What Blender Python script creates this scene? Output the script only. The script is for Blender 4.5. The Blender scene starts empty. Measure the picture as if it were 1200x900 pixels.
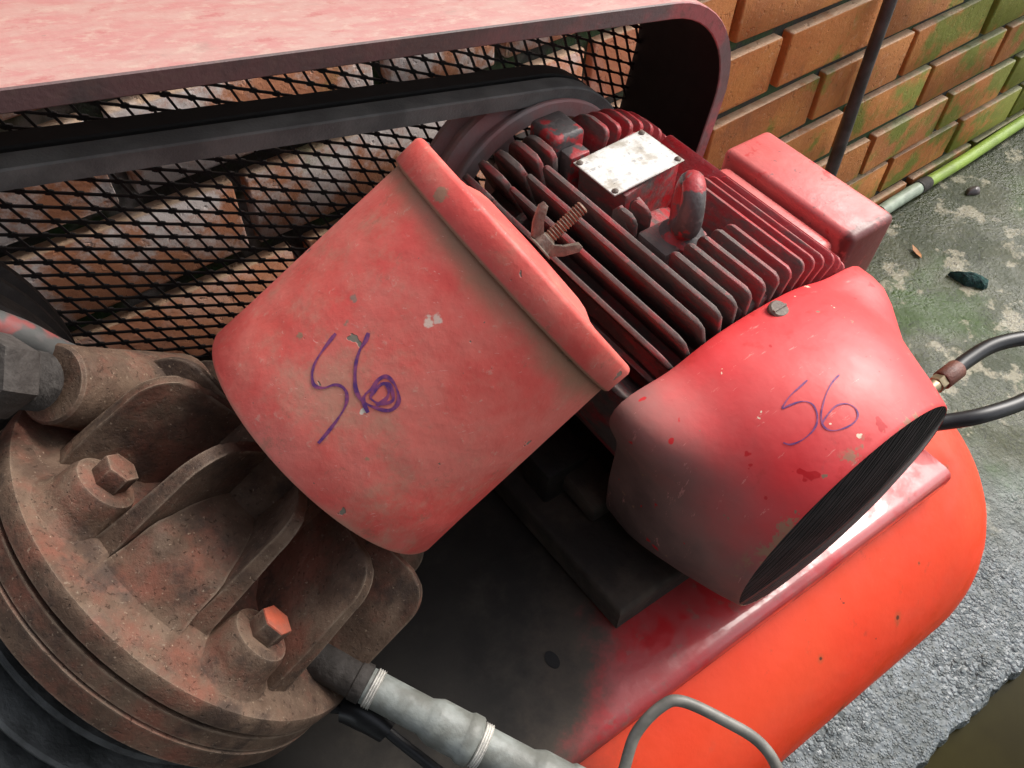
import bpy, bmesh, math, random
from mathutils import Matrix, Vector
R = math.radians
sin, cos, pi = math.sin, math.cos, math.pi
rnd = random.Random(7)
scene = bpy.context.scene
col = scene.collection

# ------------------------------------------------------------------ camera
cam_d = bpy.data.cameras.new('camera')
cam = bpy.data.objects.new('camera', cam_d)
col.objects.link(cam)
cam_d.sensor_width = 36.0
cam_d.lens = 28.8
cam_d.clip_start = 0.02
cam_d.clip_end = 200
cr = Vector((0.8217, -0.5694, 0.0264))
cd = Vector((-0.4237, -0.6411, -0.6400))
cf = Vector((0.3813, 0.5147, -0.7680))
cam.matrix_world = Matrix(((cr.x, -cd.x, -cf.x, 0), (cr.y, -cd.y, -cf.y, 0), (cr.z, -cd.z, -cf.z, 1.30), (0, 0, 0, 1)))
scene.camera = cam

# ------------------------------------------------------------------ world + sun
SUN_EL, SUN_AZ = R(44), R(2)          # azimuth from +X towards +Y
world = bpy.data.worlds.new('World')
scene.world = world
world.use_nodes = True
wn = world.node_tree
bgn = wn.nodes['Background']
sky = wn.nodes.new('ShaderNodeTexSky')
sky.sky_type = 'NISHITA'
sky.sun_disc = False
sky.sun_elevation = SUN_EL
sky.sun_rotation = pi/2 - SUN_AZ
sky.dust_density = 3.0
sky.ozone_density = 0.6
hsv = wn.nodes.new('ShaderNodeHueSaturation')          # hazy, nearly neutral sky
hsv.inputs['Saturation'].default_value = 0.35
wn.links.new(sky.outputs[0], hsv.inputs['Color'])
wn.links.new(hsv.outputs[0], bgn.inputs[0])
bgn.inputs[1].default_value = 0.15
sd = bpy.data.lights.new('sun', 'SUN')
sd.energy = 1.5
sd.angle = R(28)
sd.color = (1.0, 0.95, 0.88)
sun = bpy.data.objects.new('sun', sd)
col.objects.link(sun)
sdir = Vector((cos(SUN_EL)*cos(SUN_AZ), cos(SUN_EL)*sin(SUN_AZ), sin(SUN_EL)))
sun.rotation_euler = sdir.to_track_quat('Z', 'Y').to_euler()
sun.location = sdir*10
scene.view_settings.view_transform = 'Standard'
scene.view_settings.look = 'None'
scene.view_settings.gamma = 1
scene.view_settings.exposure = 0.92

# ------------------------------------------------------------------ materials
class NT:
    def __init__(s, name):
        s.m = bpy.data.materials.new(name)
        s.m.use_nodes = True
        s.t = s.m.node_tree
        s.b = s.t.nodes['Principled BSDF']
        s.pos = s.t.nodes.new('ShaderNodeNewGeometry').outputs['Position']
        s.oi = None
    def n(s, typ, **kw):
        x = s.t.nodes.new(typ)
        for k, v in kw.items():
            setattr(x, k, v)
        return x
    def l(s, a, b):
        s.t.links.new(a, b)
    def vec(s, scale=(1, 1, 1), off=None, rand=False):
        mp = s.n('ShaderNodeMapping')
        mp.inputs['Scale'].default_value = scale
        s.l(s.pos, mp.inputs['Vector'])
        if off: mp.inputs['Location'].default_value = off
        if rand:
            oi = s.n('ShaderNodeObjectInfo')
            mul = s.n('ShaderNodeMath', operation='MULTIPLY'); mul.inputs[1].default_value = 37.0
            s.l(oi.outputs['Random'], mul.inputs[0])
            cb = s.n('ShaderNodeCombineXYZ')
            for i in range(3): s.l(mul.outputs[0], cb.inputs[i])
            s.l(cb.outputs[0], mp.inputs['Location'])
        return mp.outputs[0]
    def noise(s, scale, detail=5, rough=0.55, stretch=(1, 1, 1), off=None, rand=False, dist=0.0):
        x = s.n('ShaderNodeTexNoise')
        x.inputs['Scale'].default_value = scale
        x.inputs['Detail'].default_value = detail
        x.inputs['Roughness'].default_value = rough
        x.inputs['Distortion'].default_value = dist
        s.l(s.vec(stretch, off, rand), x.inputs['Vector'])
        return x.outputs['Fac']
    def voro(s, scale, feature='F1', stretch=(1, 1, 1), off=None):
        x = s.n('ShaderNodeTexVoronoi', feature=feature)
        x.inputs['Scale'].default_value = scale
        s.l(s.vec(stretch, off), x.inputs['Vector'])
        return x.outputs['Distance']
    def ramp(s, v, lo, hi, a=0.0, b=1.0):
        x = s.n('ShaderNodeMapRange', interpolation_type='SMOOTHSTEP')
        x.inputs['From Min'].default_value = lo
        x.inputs['From Max'].default_value = hi
        x.inputs['To Min'].default_value = a
        x.inputs['To Max'].default_value = b
        s.l(v, x.inputs['Value'])
        return x.outputs['Result']
    def dot(s, d):
        x = s.n('ShaderNodeVectorMath', operation='DOT_PRODUCT')
        x.inputs[1].default_value = d
        s.l(s.pos, x.inputs[0])
        return x.outputs['Value']
    def dist(s, p, scale=(1, 1, 1)):
        v = s.n('ShaderNodeVectorMath', operation='SUBTRACT'); v.inputs[1].default_value = p
        s.l(s.pos, v.inputs[0])
        w = s.n('ShaderNodeVectorMath', operation='MULTIPLY'); w.inputs[1].default_value = scale
        s.l(v.outputs[0], w.inputs[0])
        x = s.n('ShaderNodeVectorMath', operation='LENGTH'); s.l(w.outputs[0], x.inputs[0])
        return x.outputs['Value']
    def math(s, op, a, b):
        x = s.n('ShaderNodeMath', operation=op)
        for i, v in enumerate((a, b)):
            if isinstance(v, (int, float)): x.inputs[i].default_value = v
            else: s.l(v, x.inputs[i])
        return x.outputs[0]
    def mul(s, a, b): return s.math('MULTIPLY', a, b)
    def add(s, a, b): return s.math('ADD', a, b)
    def mix(s, f, a, b):
        x = s.n('ShaderNodeMix', data_type='RGBA')
        if isinstance(f, (int, float)): x.inputs[0].default_value = f
        else: s.l(f, x.inputs[0])
        for i, v in ((6, a), (7, b)):
            if isinstance(v, tuple): x.inputs[i].default_value = (*v, 1)
            else: s.l(v, x.inputs[i])
        return x.outputs[2]
    def fmix(s, f, a, b):
        x = s.n('ShaderNodeMix', data_type='FLOAT')
        s.l(f, x.inputs[0])
        for i, v in ((2, a), (3, b)):
            if isinstance(v, (int, float)): x.inputs[i].default_value = v
            else: s.l(v, x.inputs[i])
        return x.outputs[0]
    def bump(s, h, dist=0.002, strength=0.6, prev=None):
        x = s.n('ShaderNodeBump')
        x.inputs['Distance'].default_value = dist
        x.inputs['Strength'].default_value = strength
        s.l(h, x.inputs['Height'])
        if prev: s.l(prev, x.inputs['Normal'])
        return x.outputs[0]
    def edge(s, radius, lo=0.02, hi=0.22):
        bv = s.n('ShaderNodeBevel'); bv.samples = 4; bv.inputs['Radius'].default_value = radius
        gn = s.n('ShaderNodeNewGeometry')
        d = s.n('ShaderNodeVectorMath', operation='DOT_PRODUCT')
        s.l(bv.outputs[0], d.inputs[0]); s.l(gn.outputs['Normal'], d.inputs[1])
        return s.ramp(s.math('SUBTRACT', 1.0, d.outputs['Value']), lo, hi)
    def done(s, c, rough=0.5, normal=None, metal=0.0, spec=0.5, coat=0.0):
        for nm, v in (('Base Color', c), ('Roughness', rough), ('Metallic', metal)):
            if isinstance(v, tuple): s.b.inputs[nm].default_value = (*v, 1)
            elif isinstance(v, (int, float)): s.b.inputs[nm].default_value = v
            else: s.l(v, s.b.inputs[nm])
        s.b.inputs['Specular IOR Level'].default_value = spec
        s.b.inputs['Coat Weight'].default_value = coat
        s.b.inputs['Coat Roughness'].default_value = 0.15
        if normal: s.l(normal, s.b.inputs['Normal'])
        return s.m

def simple(name, c, rough=0.5, metal=0.0, var=0.35, vs=60, c2=None, bump=0.0, bs=400, spec=0.5):
    k = NT(name)
    c2 = c2 or tuple(x*(1-var) for x in c)
    cc = k.mix(k.ramp(k.noise(vs), 0.35, 0.65), c, c2)
    nm = k.bump(k.noise(bs, 4), bump, 0.8) if bump else None
    return k.done(cc, rough, nm, metal, spec)

_n = Vector((0.84155, -0.0545, 0.53743)).normalized()
def on_filter(a, sx):
    e1, e2 = Vector((-0.045935, -0.998514, -0.029335)), Vector((-0.538229, 0, 0.842798))
    return tuple(Vector((0.0965, 0.3590, 0.8072))+_n*sx+(e1*cos(R(a))+e2*sin(R(a)))*(0.108-0.0194*sx))
CHIPS = [(on_filter(82.8, .109), .0025, (0.20, 0.18, 0.14)), (on_filter(77.4, .095), .002, (0.24, 0.19, 0.13)), (on_filter(59, .134), .003, (0.70, 0.58, 0.48)),
         (on_filter(58, .139), .003, (0.66, 0.52, 0.44)), (on_filter(86.5, .068), .0015, (0.26, 0.20, 0.12)), (on_filter(87, .188), .006, (0.30, 0.20, 0.12)), (on_filter(40, .05), .001, (0.3, 0.2, 0.12))]
def m_filter():
    k = NT('dusty_red_paint')
    c = k.mix(k.ramp(k.noise(11, 6, 0.62), 0.36, 0.64), (0.68, 0.078, 0.064), (0.68, 0.165, 0.130))
    c = k.mix(k.ramp(k.noise(38, 6, 0.65), 0.52, 0.78, 0, 0.5), c, (0.58, 0.25, 0.18))
    # settled tan dust in the seam and along the lower edge
    dn = k.noise(14, 6, 0.7, off=(3, 1, 2))
    c = k.mix(k.ramp(dn, 0.50, 0.70, 0, 0.7), c, (0.46, 0.25, 0.17))
    c = k.mix(k.ramp(k.noise(130, 5, 0.7), 0.60, 0.72, 0, 0.5), c, (0.62, 0.36, 0.28))
    c = k.mix(k.ramp(k.noise(28, 7, 0.8, off=(3, 9, 5)), 0.58, 0.70, 0, 0.6), c, (0.30, 0.13, 0.085))
    c = k.mix(k.ramp(k.noise(42, 6, 0.8, (1, 1, 4), off=(1, 1, 5)), 0.64, 0.68, 0, 0.4), c, (0.66, 0.34, 0.28))
    ch = k.ramp(k.noise(55, 3, 0.5, off=(7, 7, 1)), 0.72, 0.735)
    c = k.mix(ch, c, (0.20, 0.17, 0.13))
    sp = k.ramp(k.noise(210, 2, 0.5, off=(1, 5, 1)), 0.77, 0.79)
    c = k.mix(sp, c, (0.16, 0.11, 0.08))
    wt = k.ramp(k.noise(42, 4, 0.5, off=(2, 9, 4)), 0.745, 0.765)
    c = k.mix(wt, c, (0.72, 0.62, 0.52))
    ax = k.add(k.dot((0.84155, -0.0545, 0.53743)), k.mul(k.noise(24, 5, .6), 0.030))
    seam = k.mul(k.ramp(ax, 0.664, 0.690), k.ramp(k.dot((0.84155, -0.0545, 0.53743)), 0.6775, 0.6755))
    c = k.mix(k.mul(seam, 0.85), c, (0.27, 0.17, 0.10))
    c = k.mix(k.ramp(ax, 0.524, 0.510, 0, 0.75), c, (0.47, 0.30, 0.21))
    for p, rr, cc in CHIPS:
        dm = k.add(k.dist(p), k.mul(k.noise(170, 3, .6), 0.010))
        c = k.mix(k.ramp(dm, rr+.0058, rr+.0042, 0, .8), c, cc)
    r = k.ramp(k.noise(30), 0.3, 0.7, 0.5, 0.72)
    ew = k.mul(k.edge(0.004, .02, .25), k.ramp(k.noise(55, 5, .7, off=(8, 8, 2)), .46, .54))
    c = k.mix(k.mul(ew, .85), c, (0.40, 0.26, 0.18))
    fs = k.ramp(k.noise(95, 3, .7, (1, 1, 7), off=(4, 2, 1)), 0.68, 0.71, 0, .5)
    c = k.mix(fs, c, (0.72, 0.42, 0.36))
    h = k.add(k.add(k.mul(k.noise(260, 4), 0.4), k.mul(ch, -1.2)), k.mul(k.noise(15, 3, .5), 5.0))
    return k.done(c, r, k.bump(h, 0.0014, 0.5))

def m_shroud():
    k = NT('glossy_red_paint')
    c = k.mix(k.ramp(k.noise(11, 5), 0.35, 0.7), (0.68, 0.036, 0.040), (0.66, 0.075, 0.072))
    c = k.mix(k.ramp(k.noise(45, 5, 0.6, off=(5, 2, 2)), 0.60, 0.70, 0, 0.6), c, (0.55, 0.02, 0.02))
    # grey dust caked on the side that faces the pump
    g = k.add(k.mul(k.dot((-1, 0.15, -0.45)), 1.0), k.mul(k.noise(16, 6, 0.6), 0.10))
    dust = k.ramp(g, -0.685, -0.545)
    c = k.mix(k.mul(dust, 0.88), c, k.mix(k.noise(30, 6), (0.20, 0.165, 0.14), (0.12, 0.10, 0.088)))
    c = k.mix(k.ramp(g, -0.575, -0.49, 0, .92), c, (0.022, 0.018, 0.016))  # near-black shade painted in over the lower left
    wt = k.ramp(k.noise(75, 3, 0.5, off=(2, 1, 8)), 0.735, 0.75)
    c = k.mix(wt, c, (0.75, 0.62, 0.45))
    ch = k.ramp(k.noise(60, 3, 0.6, off=(1, 8, 3)), 0.70, 0.715)
    c = k.mix(ch, c, (0.25, 0.14, 0.09))
    fr = k.ramp(k.noise(48, 3, 0.5, off=(6, 1, 3)), 0.69, 0.71)
    c = k.mix(fr, c, (0.50, 0.006, 0.010))
    rim = k.mul(k.ramp(k.dot((0, 1, 0)), 0.138, 0.129), k.ramp(k.noise(30, 5, 0.7, off=(0, 4, 1)), 0.53, 0.58))
    c = k.mix(k.mul(rim, .85), c, (0.30, 0.17, 0.10))
    sm = k.ramp(k.noise(19, 6, 0.7, off=(9, 4, 4)), 0.60, 0.74, 0, .55)
    c = k.mix(sm, c, (0.30, 0.07, 0.065))
    sc = k.ramp(k.noise(34, 5, 0.75, (1, 5, 1), off=(2, 2, 0)), 0.64, 0.68, 0, .5)
    c = k.mix(sc, c, (0.70, 0.30, 0.26))
    r = k.fmix(dust, k.ramp(k.noise(25), 0.3, 0.7, 0.42, 0.55), 0.85)
    h = k.add(k.add(k.mul(k.noise(35, 3), 1.0), k.mul(k.noise(13, 2), 2.2)), k.mul(k.noise(240, 4), 0.14))
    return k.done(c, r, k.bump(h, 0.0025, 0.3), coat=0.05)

def m_fin():
    k = NT('grimy_red_cast_iron')
    x = k.dot((1, 0, 0))
    e = k.add(k.mul(k.noise(75, 6, 0.7, (1, .3, 1), rand=True), 1.0), k.ramp(x, 0.40, 0.60, 0.06, -0.24))
    f = k.ramp(e, 0.33, 0.62)
    red = k.mix(k.ramp(k.noise(25, 4), 0.35, 0.65), (0.42, 0.016, 0.022), (0.33, 0.035, 0.04))
    c = k.mix(f, red, k.mix(k.noise(70, 5), (0.055, 0.044, 0.042), (0.17, 0.13, 0.115)))
    c = k.mix(k.ramp(k.noise(120, 4, 0.6, off=(3, 3, 3)), 0.62, 0.7, 0, .7), c, (0.32, 0.10, 0.10))
    c = k.mix(k.mul(k.edge(0.0022, .02, .2), k.ramp(k.noise(110, 4), .38, .6, .1, .8)), c, (0.26, 0.20, 0.19))
    r = k.fmix(f, 0.42, 0.75)
    return k.done(c, r, k.bump(k.noise(180, 5, 0.6), 0.0015, 0.6))

def m_tank():
    k = NT('orange_red_tank_paint')
    c = k.mix(k.ramp(k.noise(5, 3), 0.3, 0.7), (0.82, 0.052, 0.016), (0.80, 0.072, 0.024))
    sp = k.ramp(k.noise(70, 3, 0.5, off=(2, 2, 2)), 0.755, 0.775)
    c = k.mix(sp, c, (0.10, 0.03, 0.02))
    c = k.mix(k.ramp(k.noise(26, 6, 0.6), 0.62, 0.78, 0, 0.4), c, (0.55, 0.09, 0.05))
    c = k.mix(k.ramp(k.noise(44, 6, 0.7, (1, 1, .35), off=(4, 0, 2)), 0.60, 0.72, 0, 0.45), c, (0.42, 0.05, 0.025))
    c = k.mix(k.ramp(k.noise(150, 5, 0.7, off=(1, 0, 2)), 0.66, 0.74, 0, 0.5), c, (0.80, 0.22, 0.12))
    for p, rr in (((.4581, .0709, .4885), .0022), ((.5749, .0565, .4667), .0030), ((.5740, .0545, .4560), .002), ((.4955, .0285, .3751), .0055), ((.6217, .0816, .5017), .0012), ((.7162, .1348, .5452), .0030), ((.4332, .1358, .5458), .004)):
        dd = k.add(k.dist(p, (1, 1, .6)), k.mul(k.noise(210, 4, .7), rr*1.6))
        c = k.mix(k.ramp(dd, rr*3.6, rr*1.2, 0, .55), c, (0.34, 0.10, 0.035))
        c = k.mix(k.ramp(dd, rr*1.75, rr*1.35, 0, .9), c, (0.045, 0.022, 0.014))
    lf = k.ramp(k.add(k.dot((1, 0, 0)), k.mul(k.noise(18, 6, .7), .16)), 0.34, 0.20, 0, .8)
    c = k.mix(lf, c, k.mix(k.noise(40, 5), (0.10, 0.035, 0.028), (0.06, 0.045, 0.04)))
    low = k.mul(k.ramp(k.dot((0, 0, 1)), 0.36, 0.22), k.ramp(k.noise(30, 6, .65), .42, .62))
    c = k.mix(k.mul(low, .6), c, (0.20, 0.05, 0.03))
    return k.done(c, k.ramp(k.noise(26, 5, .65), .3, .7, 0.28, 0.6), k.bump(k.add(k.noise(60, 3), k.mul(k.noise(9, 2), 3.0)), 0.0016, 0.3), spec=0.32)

def m_plate():
    k = NT('greasy_shaded_plate_paint')
    red = k.mix(k.ramp(k.noise(18, 4, .5, dist=.6), 0.45, 0.55), (0.42, 0.014, 0.018), (0.38, 0.04, 0.042))
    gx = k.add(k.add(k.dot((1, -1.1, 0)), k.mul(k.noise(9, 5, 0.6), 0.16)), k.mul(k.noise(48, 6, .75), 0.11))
    grease_shade = k.ramp(gx, 0.235, 0.135)  # covers grease and the shadow painted under filter and motor
    grime_shade = k.mix(k.noise(28, 6), (0.007, 0.006, 0.005), (0.030, 0.025, 0.020))  # black here is grease with painted shade mixed in
    grime_shade = k.mix(k.ramp(k.add(k.noise(13, 7, .7, off=(6, 2, 0)), k.ramp(k.dist((.21, .19, .58)), .14, .02, 0, .12)), .50, .78, 0, .55), grime_shade, (0.070, 0.058, 0.045))
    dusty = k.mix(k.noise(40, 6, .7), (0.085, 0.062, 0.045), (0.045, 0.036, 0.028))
    c = k.mix(grease_shade, red, k.mix(k.ramp(gx, 0.155, 0.06), dusty, grime_shade))
    pt = k.mul(k.ramp(k.noise(60, 5, 0.6, off=(4, 4, 0)), 0.58, 0.70, 0, 0.55), k.math('SUBTRACT', 1.0, grease_shade))
    c = k.mix(pt, c, (0.20, 0.10, 0.08))
    r = k.fmix(grease_shade, k.ramp(k.noise(45, 4), 0.35, 0.65, 0.3, 0.5), 0.8)
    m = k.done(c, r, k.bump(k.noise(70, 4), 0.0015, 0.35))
    k.l(k.mul(k.fmix(grease_shade, k.ramp(k.noise(26, 6, .65), .42, .52, 0.25, 1.0), 0.0), k.ramp(k.dot((1, 0, 0)), .26, .46)), k.b.inputs['Coat Weight'])
    k.b.inputs['Coat Roughness'].default_value = 0.05
    return m

def m_guard_top():
    k = NT('chalky_pink_guard_paint')
    c = k.mix(k.ramp(k.noise(20, 6, 0.65, (1, 3, 3)), 0.35, 0.65), (0.43, 0.25, 0.215), (0.42, 0.175, 0.16))
    c = k.mix(k.ramp(k.noise(60, 6, 0.7, (1, 2, 2), off=(1, 2, 3)), 0.5, 0.7, 0, 0.7), c, (0.47, 0.34, 0.275))
    c = k.mix(k.ramp(k.noise(33, 7, 0.75, (1, 2, 1), off=(7, 1, 2)), 0.56, 0.68, 0, 0.6), c, (0.36, 0.085, 0.08))
    c = k.mix(k.ramp(k.noise(16, 7, 0.7, (1, 2, 1), off=(2, 8, 2)), 0.58, 0.72, 0, 0.55), c, (0.26, 0.18, 0.15))
    c = k.mix(k.ramp(k.noise(85, 4, 0.6, off=(5, 5, 5)), 0.70, 0.74, 0, .7), c, (0.25, 0.16, 0.13))
    return k.done(c, 0.62, k.bump(k.noise(120, 5), 0.001, 0.5))

def m_guard_lip():
    k = NT('grimy_guard_lip_paint')
    c = k.mix(k.mul(k.ramp(k.noise(14, 5, 0.6), 0.42, 0.60), k.ramp(k.dot((1, 0, 0)), 0.3, 0.58, 0.15, 1)), k.mix(k.ramp(k.dot((1, 0, 0)), 0.3, 0.6), (0.075, 0.056, 0.054), (0.16, 0.12, 0.12)), (0.34, 0.10, 0.105))
    c = k.mix(k.ramp(k.noise(90, 5, 0.6), 0.5, 0.7, 0, .6), c, (0.12, 0.075, 0.065))
    return k.done(c, 0.6, k.bump(k.noise(200, 5), 0.001, 0.5))

def m_rust():
    k = NT('rusty_cast_iron')
    c = k.mix(k.ramp(k.noise(22, 6, 0.65), 0.35, 0.65), (0.074, 0.042, 0.027), (0.150, 0.097, 0.065))
    c = k.mix(k.ramp(k.noise(12, 6, 0.68, off=(3, 0, 1)), 0.47, 0.66, 0, 0.85), c, (0.19, 0.066, 0.042))
    c = k.mix(k.ramp(k.noise(240, 4, 0.7), 0.60, 0.75, 0, 0.6), c, (0.28, 0.22, 0.16))
    c = k.mix(k.ramp(k.noise(30, 5, 0.65, off=(8, 3, 1)), 0.50, 0.66, 0, 0.8), c, (0.045, 0.028, 0.021))
    c = k.mix(k.mul(k.edge(0.0035, .02, .2), k.ramp(k.noise(90, 4), .3, .6, .2, .8)), c, (0.29, 0.22, 0.16))
    pit = k.ramp(k.noise(310, 4, .6, off=(4, 1, 1)), .60, .72)
    c = k.mix(k.mul(pit, .35), c, (0.035, 0.022, 0.016))
    c = k.mix(k.ramp(k.noise(330, 3, .6, off=(2, 8, 2)), .66, .72, 0, .6), c, (0.36, 0.27, 0.19))
    h = k.add(k.add(k.mul(k.noise(420, 5, 0.7), .45), k.mul(k.noise(60, 4), 1.6)), k.mul(pit, -.8))
    return k.done(c, k.ramp(k.noise(35, 5), .35, .65, .62, .88), k.bump(h, 0.0020, 0.7), spec=0.35)

def m_brick():
    k = NT('mossy_orange_brick')
    oi = k.n('ShaderNodeObjectInfo')
    c = k.mix(oi.outputs['Random'], (0.52, 0.18, 0.045), (0.40, 0.15, 0.05))
    c = k.mix(k.ramp(k.noise(9, 5, 0.6, rand=True), 0.4, 0.7, 0, 0.8), c, (0.58, 0.235, 0.06))
    c = k.mix(k.ramp(k.noise(24, 5, 0.6, (1, 1, .4)), 0.55, 0.75, 0, 0.5), c, (0.24, 0.10, 0.045))
    # lime bloom behind the guard, whitened further to stand in for light
    x = k.dot((1, 0, 0))
    lime_lit = k.mul(k.ramp(k.add(x, k.mul(k.noise(14, 6, .65), .3)), 1.0, 0.65), k.ramp(k.noise(10, 7, 0.72, off=(4.3, 4, 4)), 0.42, 0.56))
    lime_lit = k.mul(lime_lit, k.ramp(k.dot((0, 0, 1)), 0.55, 0.75))
    c = k.mix(k.ramp(x, 1.0, .7, 0, .6), c, (0.62, 0.27, 0.17))  # brick tone lifted behind the guard in place of missing light
    c = k.mix(k.mul(lime_lit, 0.9), c, (0.80, 0.74, 0.71))
    # moss, thicker towards the far damp end
    ms = k.add(k.mul(k.noise(6, 6, 0.65, off=(2.2, 0, 0.4)), 1.0), k.ramp(x, 0.9, 2.4, -0.05, 0.20))
    mm = k.ramp(ms, 0.56, 0.68)
    green = k.mix(k.noise(40, 5), (0.10, 0.15, 0.015), (0.19, 0.27, 0.035))
    c = k.mix(k.mul(mm, 0.85), c, green)
    gn = k.n('ShaderNodeNewGeometry')
    sx = k.n('ShaderNodeSeparateXYZ'); k.l(gn.outputs['Normal'], sx.inputs[0])
    ledge_lit = k.mul(k.ramp(sx.outputs['Z'], 0.35, 0.8), k.ramp(k.noise(40, 5), .25, .5, .35, .9))   # ledge tops painted pale to stand in for light from above
    c = k.mix(ledge_lit, c, k.mix(k.mul(mm, .7), (0.62, 0.42, 0.27), (0.30, 0.36, 0.20)))
    c = k.mix(k.mul(k.edge(0.006, .02, .25), k.ramp(k.noise(50, 5, .7, off=(1, 1, 4)), .46, .56, 0, .8)), c, (0.20, 0.14, 0.09))
    c = k.mix(k.ramp(k.noise(210, 5, .7), .58, .72, 0, .45), c, (0.22, 0.09, 0.04))
    c = k.mix(k.ramp(k.noise(60, 5, .7, off=(3, 2, 7)), .60, .70, 0, .5), c, (0.62, 0.36, 0.20))
    h = k.add(k.add(k.noise(150, 6, 0.7), k.mul(k.noise(30, 4), 1.4)), k.mul(k.ramp(k.noise(75, 4, .6, off=(1, 9, 1)), .60, .72), -1.5))
    return k.done(c, 0.7, k.bump(h, 0.003, 0.6), spec=0.4)

def m_mortar():
    k = NT('dark_mossy_mortar')
    x = k.dot((1, 0, 0))
    c = k.mix(k.ramp(k.noise(16, 5), 0.45, 0.6), (0.030, 0.032, 0.026), (0.025, 0.060, 0.018))
    c = k.mix(k.mul(k.ramp(x, .9, .5), k.ramp(k.noise(9, 4), .52, .64)), c, (0.30, 0.30, 0.29))
    return k.done(c, 0.9, k.bump(k.noise(120, 5), 0.003, 0.7))

def m_floor():
    k = NT('wet_algae_concrete')
    x = k.dot((1, 0.35, 0))
    n1 = k.noise(4.5, 7, 0.62)
    green = k.mix(k.ramp(k.noise(7, 5), 0.35, 0.65), (0.030, 0.040, 0.011), (0.060, 0.066, 0.028))
    green = k.mix(k.ramp(k.noise(3, 4, off=(3, 3, 0)), 0.52, 0.66), green, (0.036, 0.075, 0.006))
    grey = k.mix(k.ramp(k.noise(10, 6), 0.35, 0.65), (0.105, 0.122, 0.128), (0.21, 0.238, 0.252))
    far = k.ramp(k.add(x, k.mul(n1, 0.5)), 1.28, 1.72)
    c = k.mix(far, grey, green)
    pale = k.mul(k.ramp(k.noise(9, 8, 0.68, off=(1, 6, 0)), 0.54, 0.60), far)
    c = k.mix(k.mul(pale, .85), c, (0.33, 0.30, 0.21))
    # exposed aggregate, strongest on the near grey strip
    v = k.voro(95)
    v2 = k.voro(210, off=(3, 1, 0))
    peb = k.ramp(v, 0.05, 0.62, 1.0, 0.0)
    c = k.mix(k.mul(k.ramp(v, 0.35, 0.75, 0, 0.6), k.fmix(far, 1.0, 0.25)), c, (0.075, 0.085, 0.075))
    c = k.mix(k.ramp(k.noise(70, 5, .7), 0.58, 0.72, 0, 0.5), c, (0.18, 0.18, 0.135))
    vc = k.n('ShaderNodeTexVoronoi'); vc.inputs['Scale'].default_value = 95; k.l(k.vec(), vc.inputs['Vector'])
    sep = k.n('ShaderNodeSeparateColor'); k.l(vc.outputs['Color'], sep.inputs[0])
    near = k.math('SUBTRACT', 1.0, far)
    cem = k.ramp(k.noise(7, 6, .65, off=(2, 7.3, 0)), 0.42, 0.55)                # cement skin that hides the stones
    peb_c = k.mix(k.ramp(sep.outputs[0], .15, .9), (0.065, 0.076, 0.080), (0.19, 0.212, 0.222))
    c = k.mix(k.mul(near, k.fmix(cem, 0.75, 0.15)), c, peb_c)
    c = k.mix(k.mul(near, k.ramp(k.noise(20, 7, .75, off=(5, 5, 1)), .56, .68, 0, .6)), c, (0.045, 0.05, 0.045))
    crk = k.ramp(k.math('ABSOLUTE', k.math('SUBTRACT', k.noise(5, 6, .7, off=(9, 1, 0)), 0.5), 0.0), 0.006, 0.0015)
    c = k.mix(k.mul(crk, .8), c, (0.02, 0.022, 0.018))
    film = k.ramp(k.noise(6, 6, 0.6, off=(8, 2, 0)), 0.42, 0.58)
    r = k.fmix(k.ramp(k.noise(75, 4, .6, off=(5, 0, 5)), 0.58, 0.66), k.fmix(film, 0.24, 0.55), 0.07)
    r = k.fmix(near, r, k.fmix(cem, 0.22, 0.42))
    hn = k.add(k.mul(peb, k.fmix(cem, 0.75, 0.12)), k.mul(k.ramp(v2, 0.05, 0.6, 1, 0), 0.35))
    hf = k.add(k.mul(k.noise(120, 5, .65), 0.8), k.mul(peb, 0.12))
    h = k.add(k.fmix(far, hn, hf), k.mul(k.noise(40, 5), 0.8))
    return k.done(c, r, k.bump(h, 0.005, 0.8), spec=0.33)

def m_water():
    k = NT('murky_gutter_water')
    c = k.mix(k.ramp(k.noise(8, 5), .3, .7), (0.020, 0.016, 0.004), (0.030, 0.025, 0.007))
    return k.done(c, 0.22, k.bump(k.noise(9, 2), 0.002, 0.15), spec=0.02)

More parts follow.
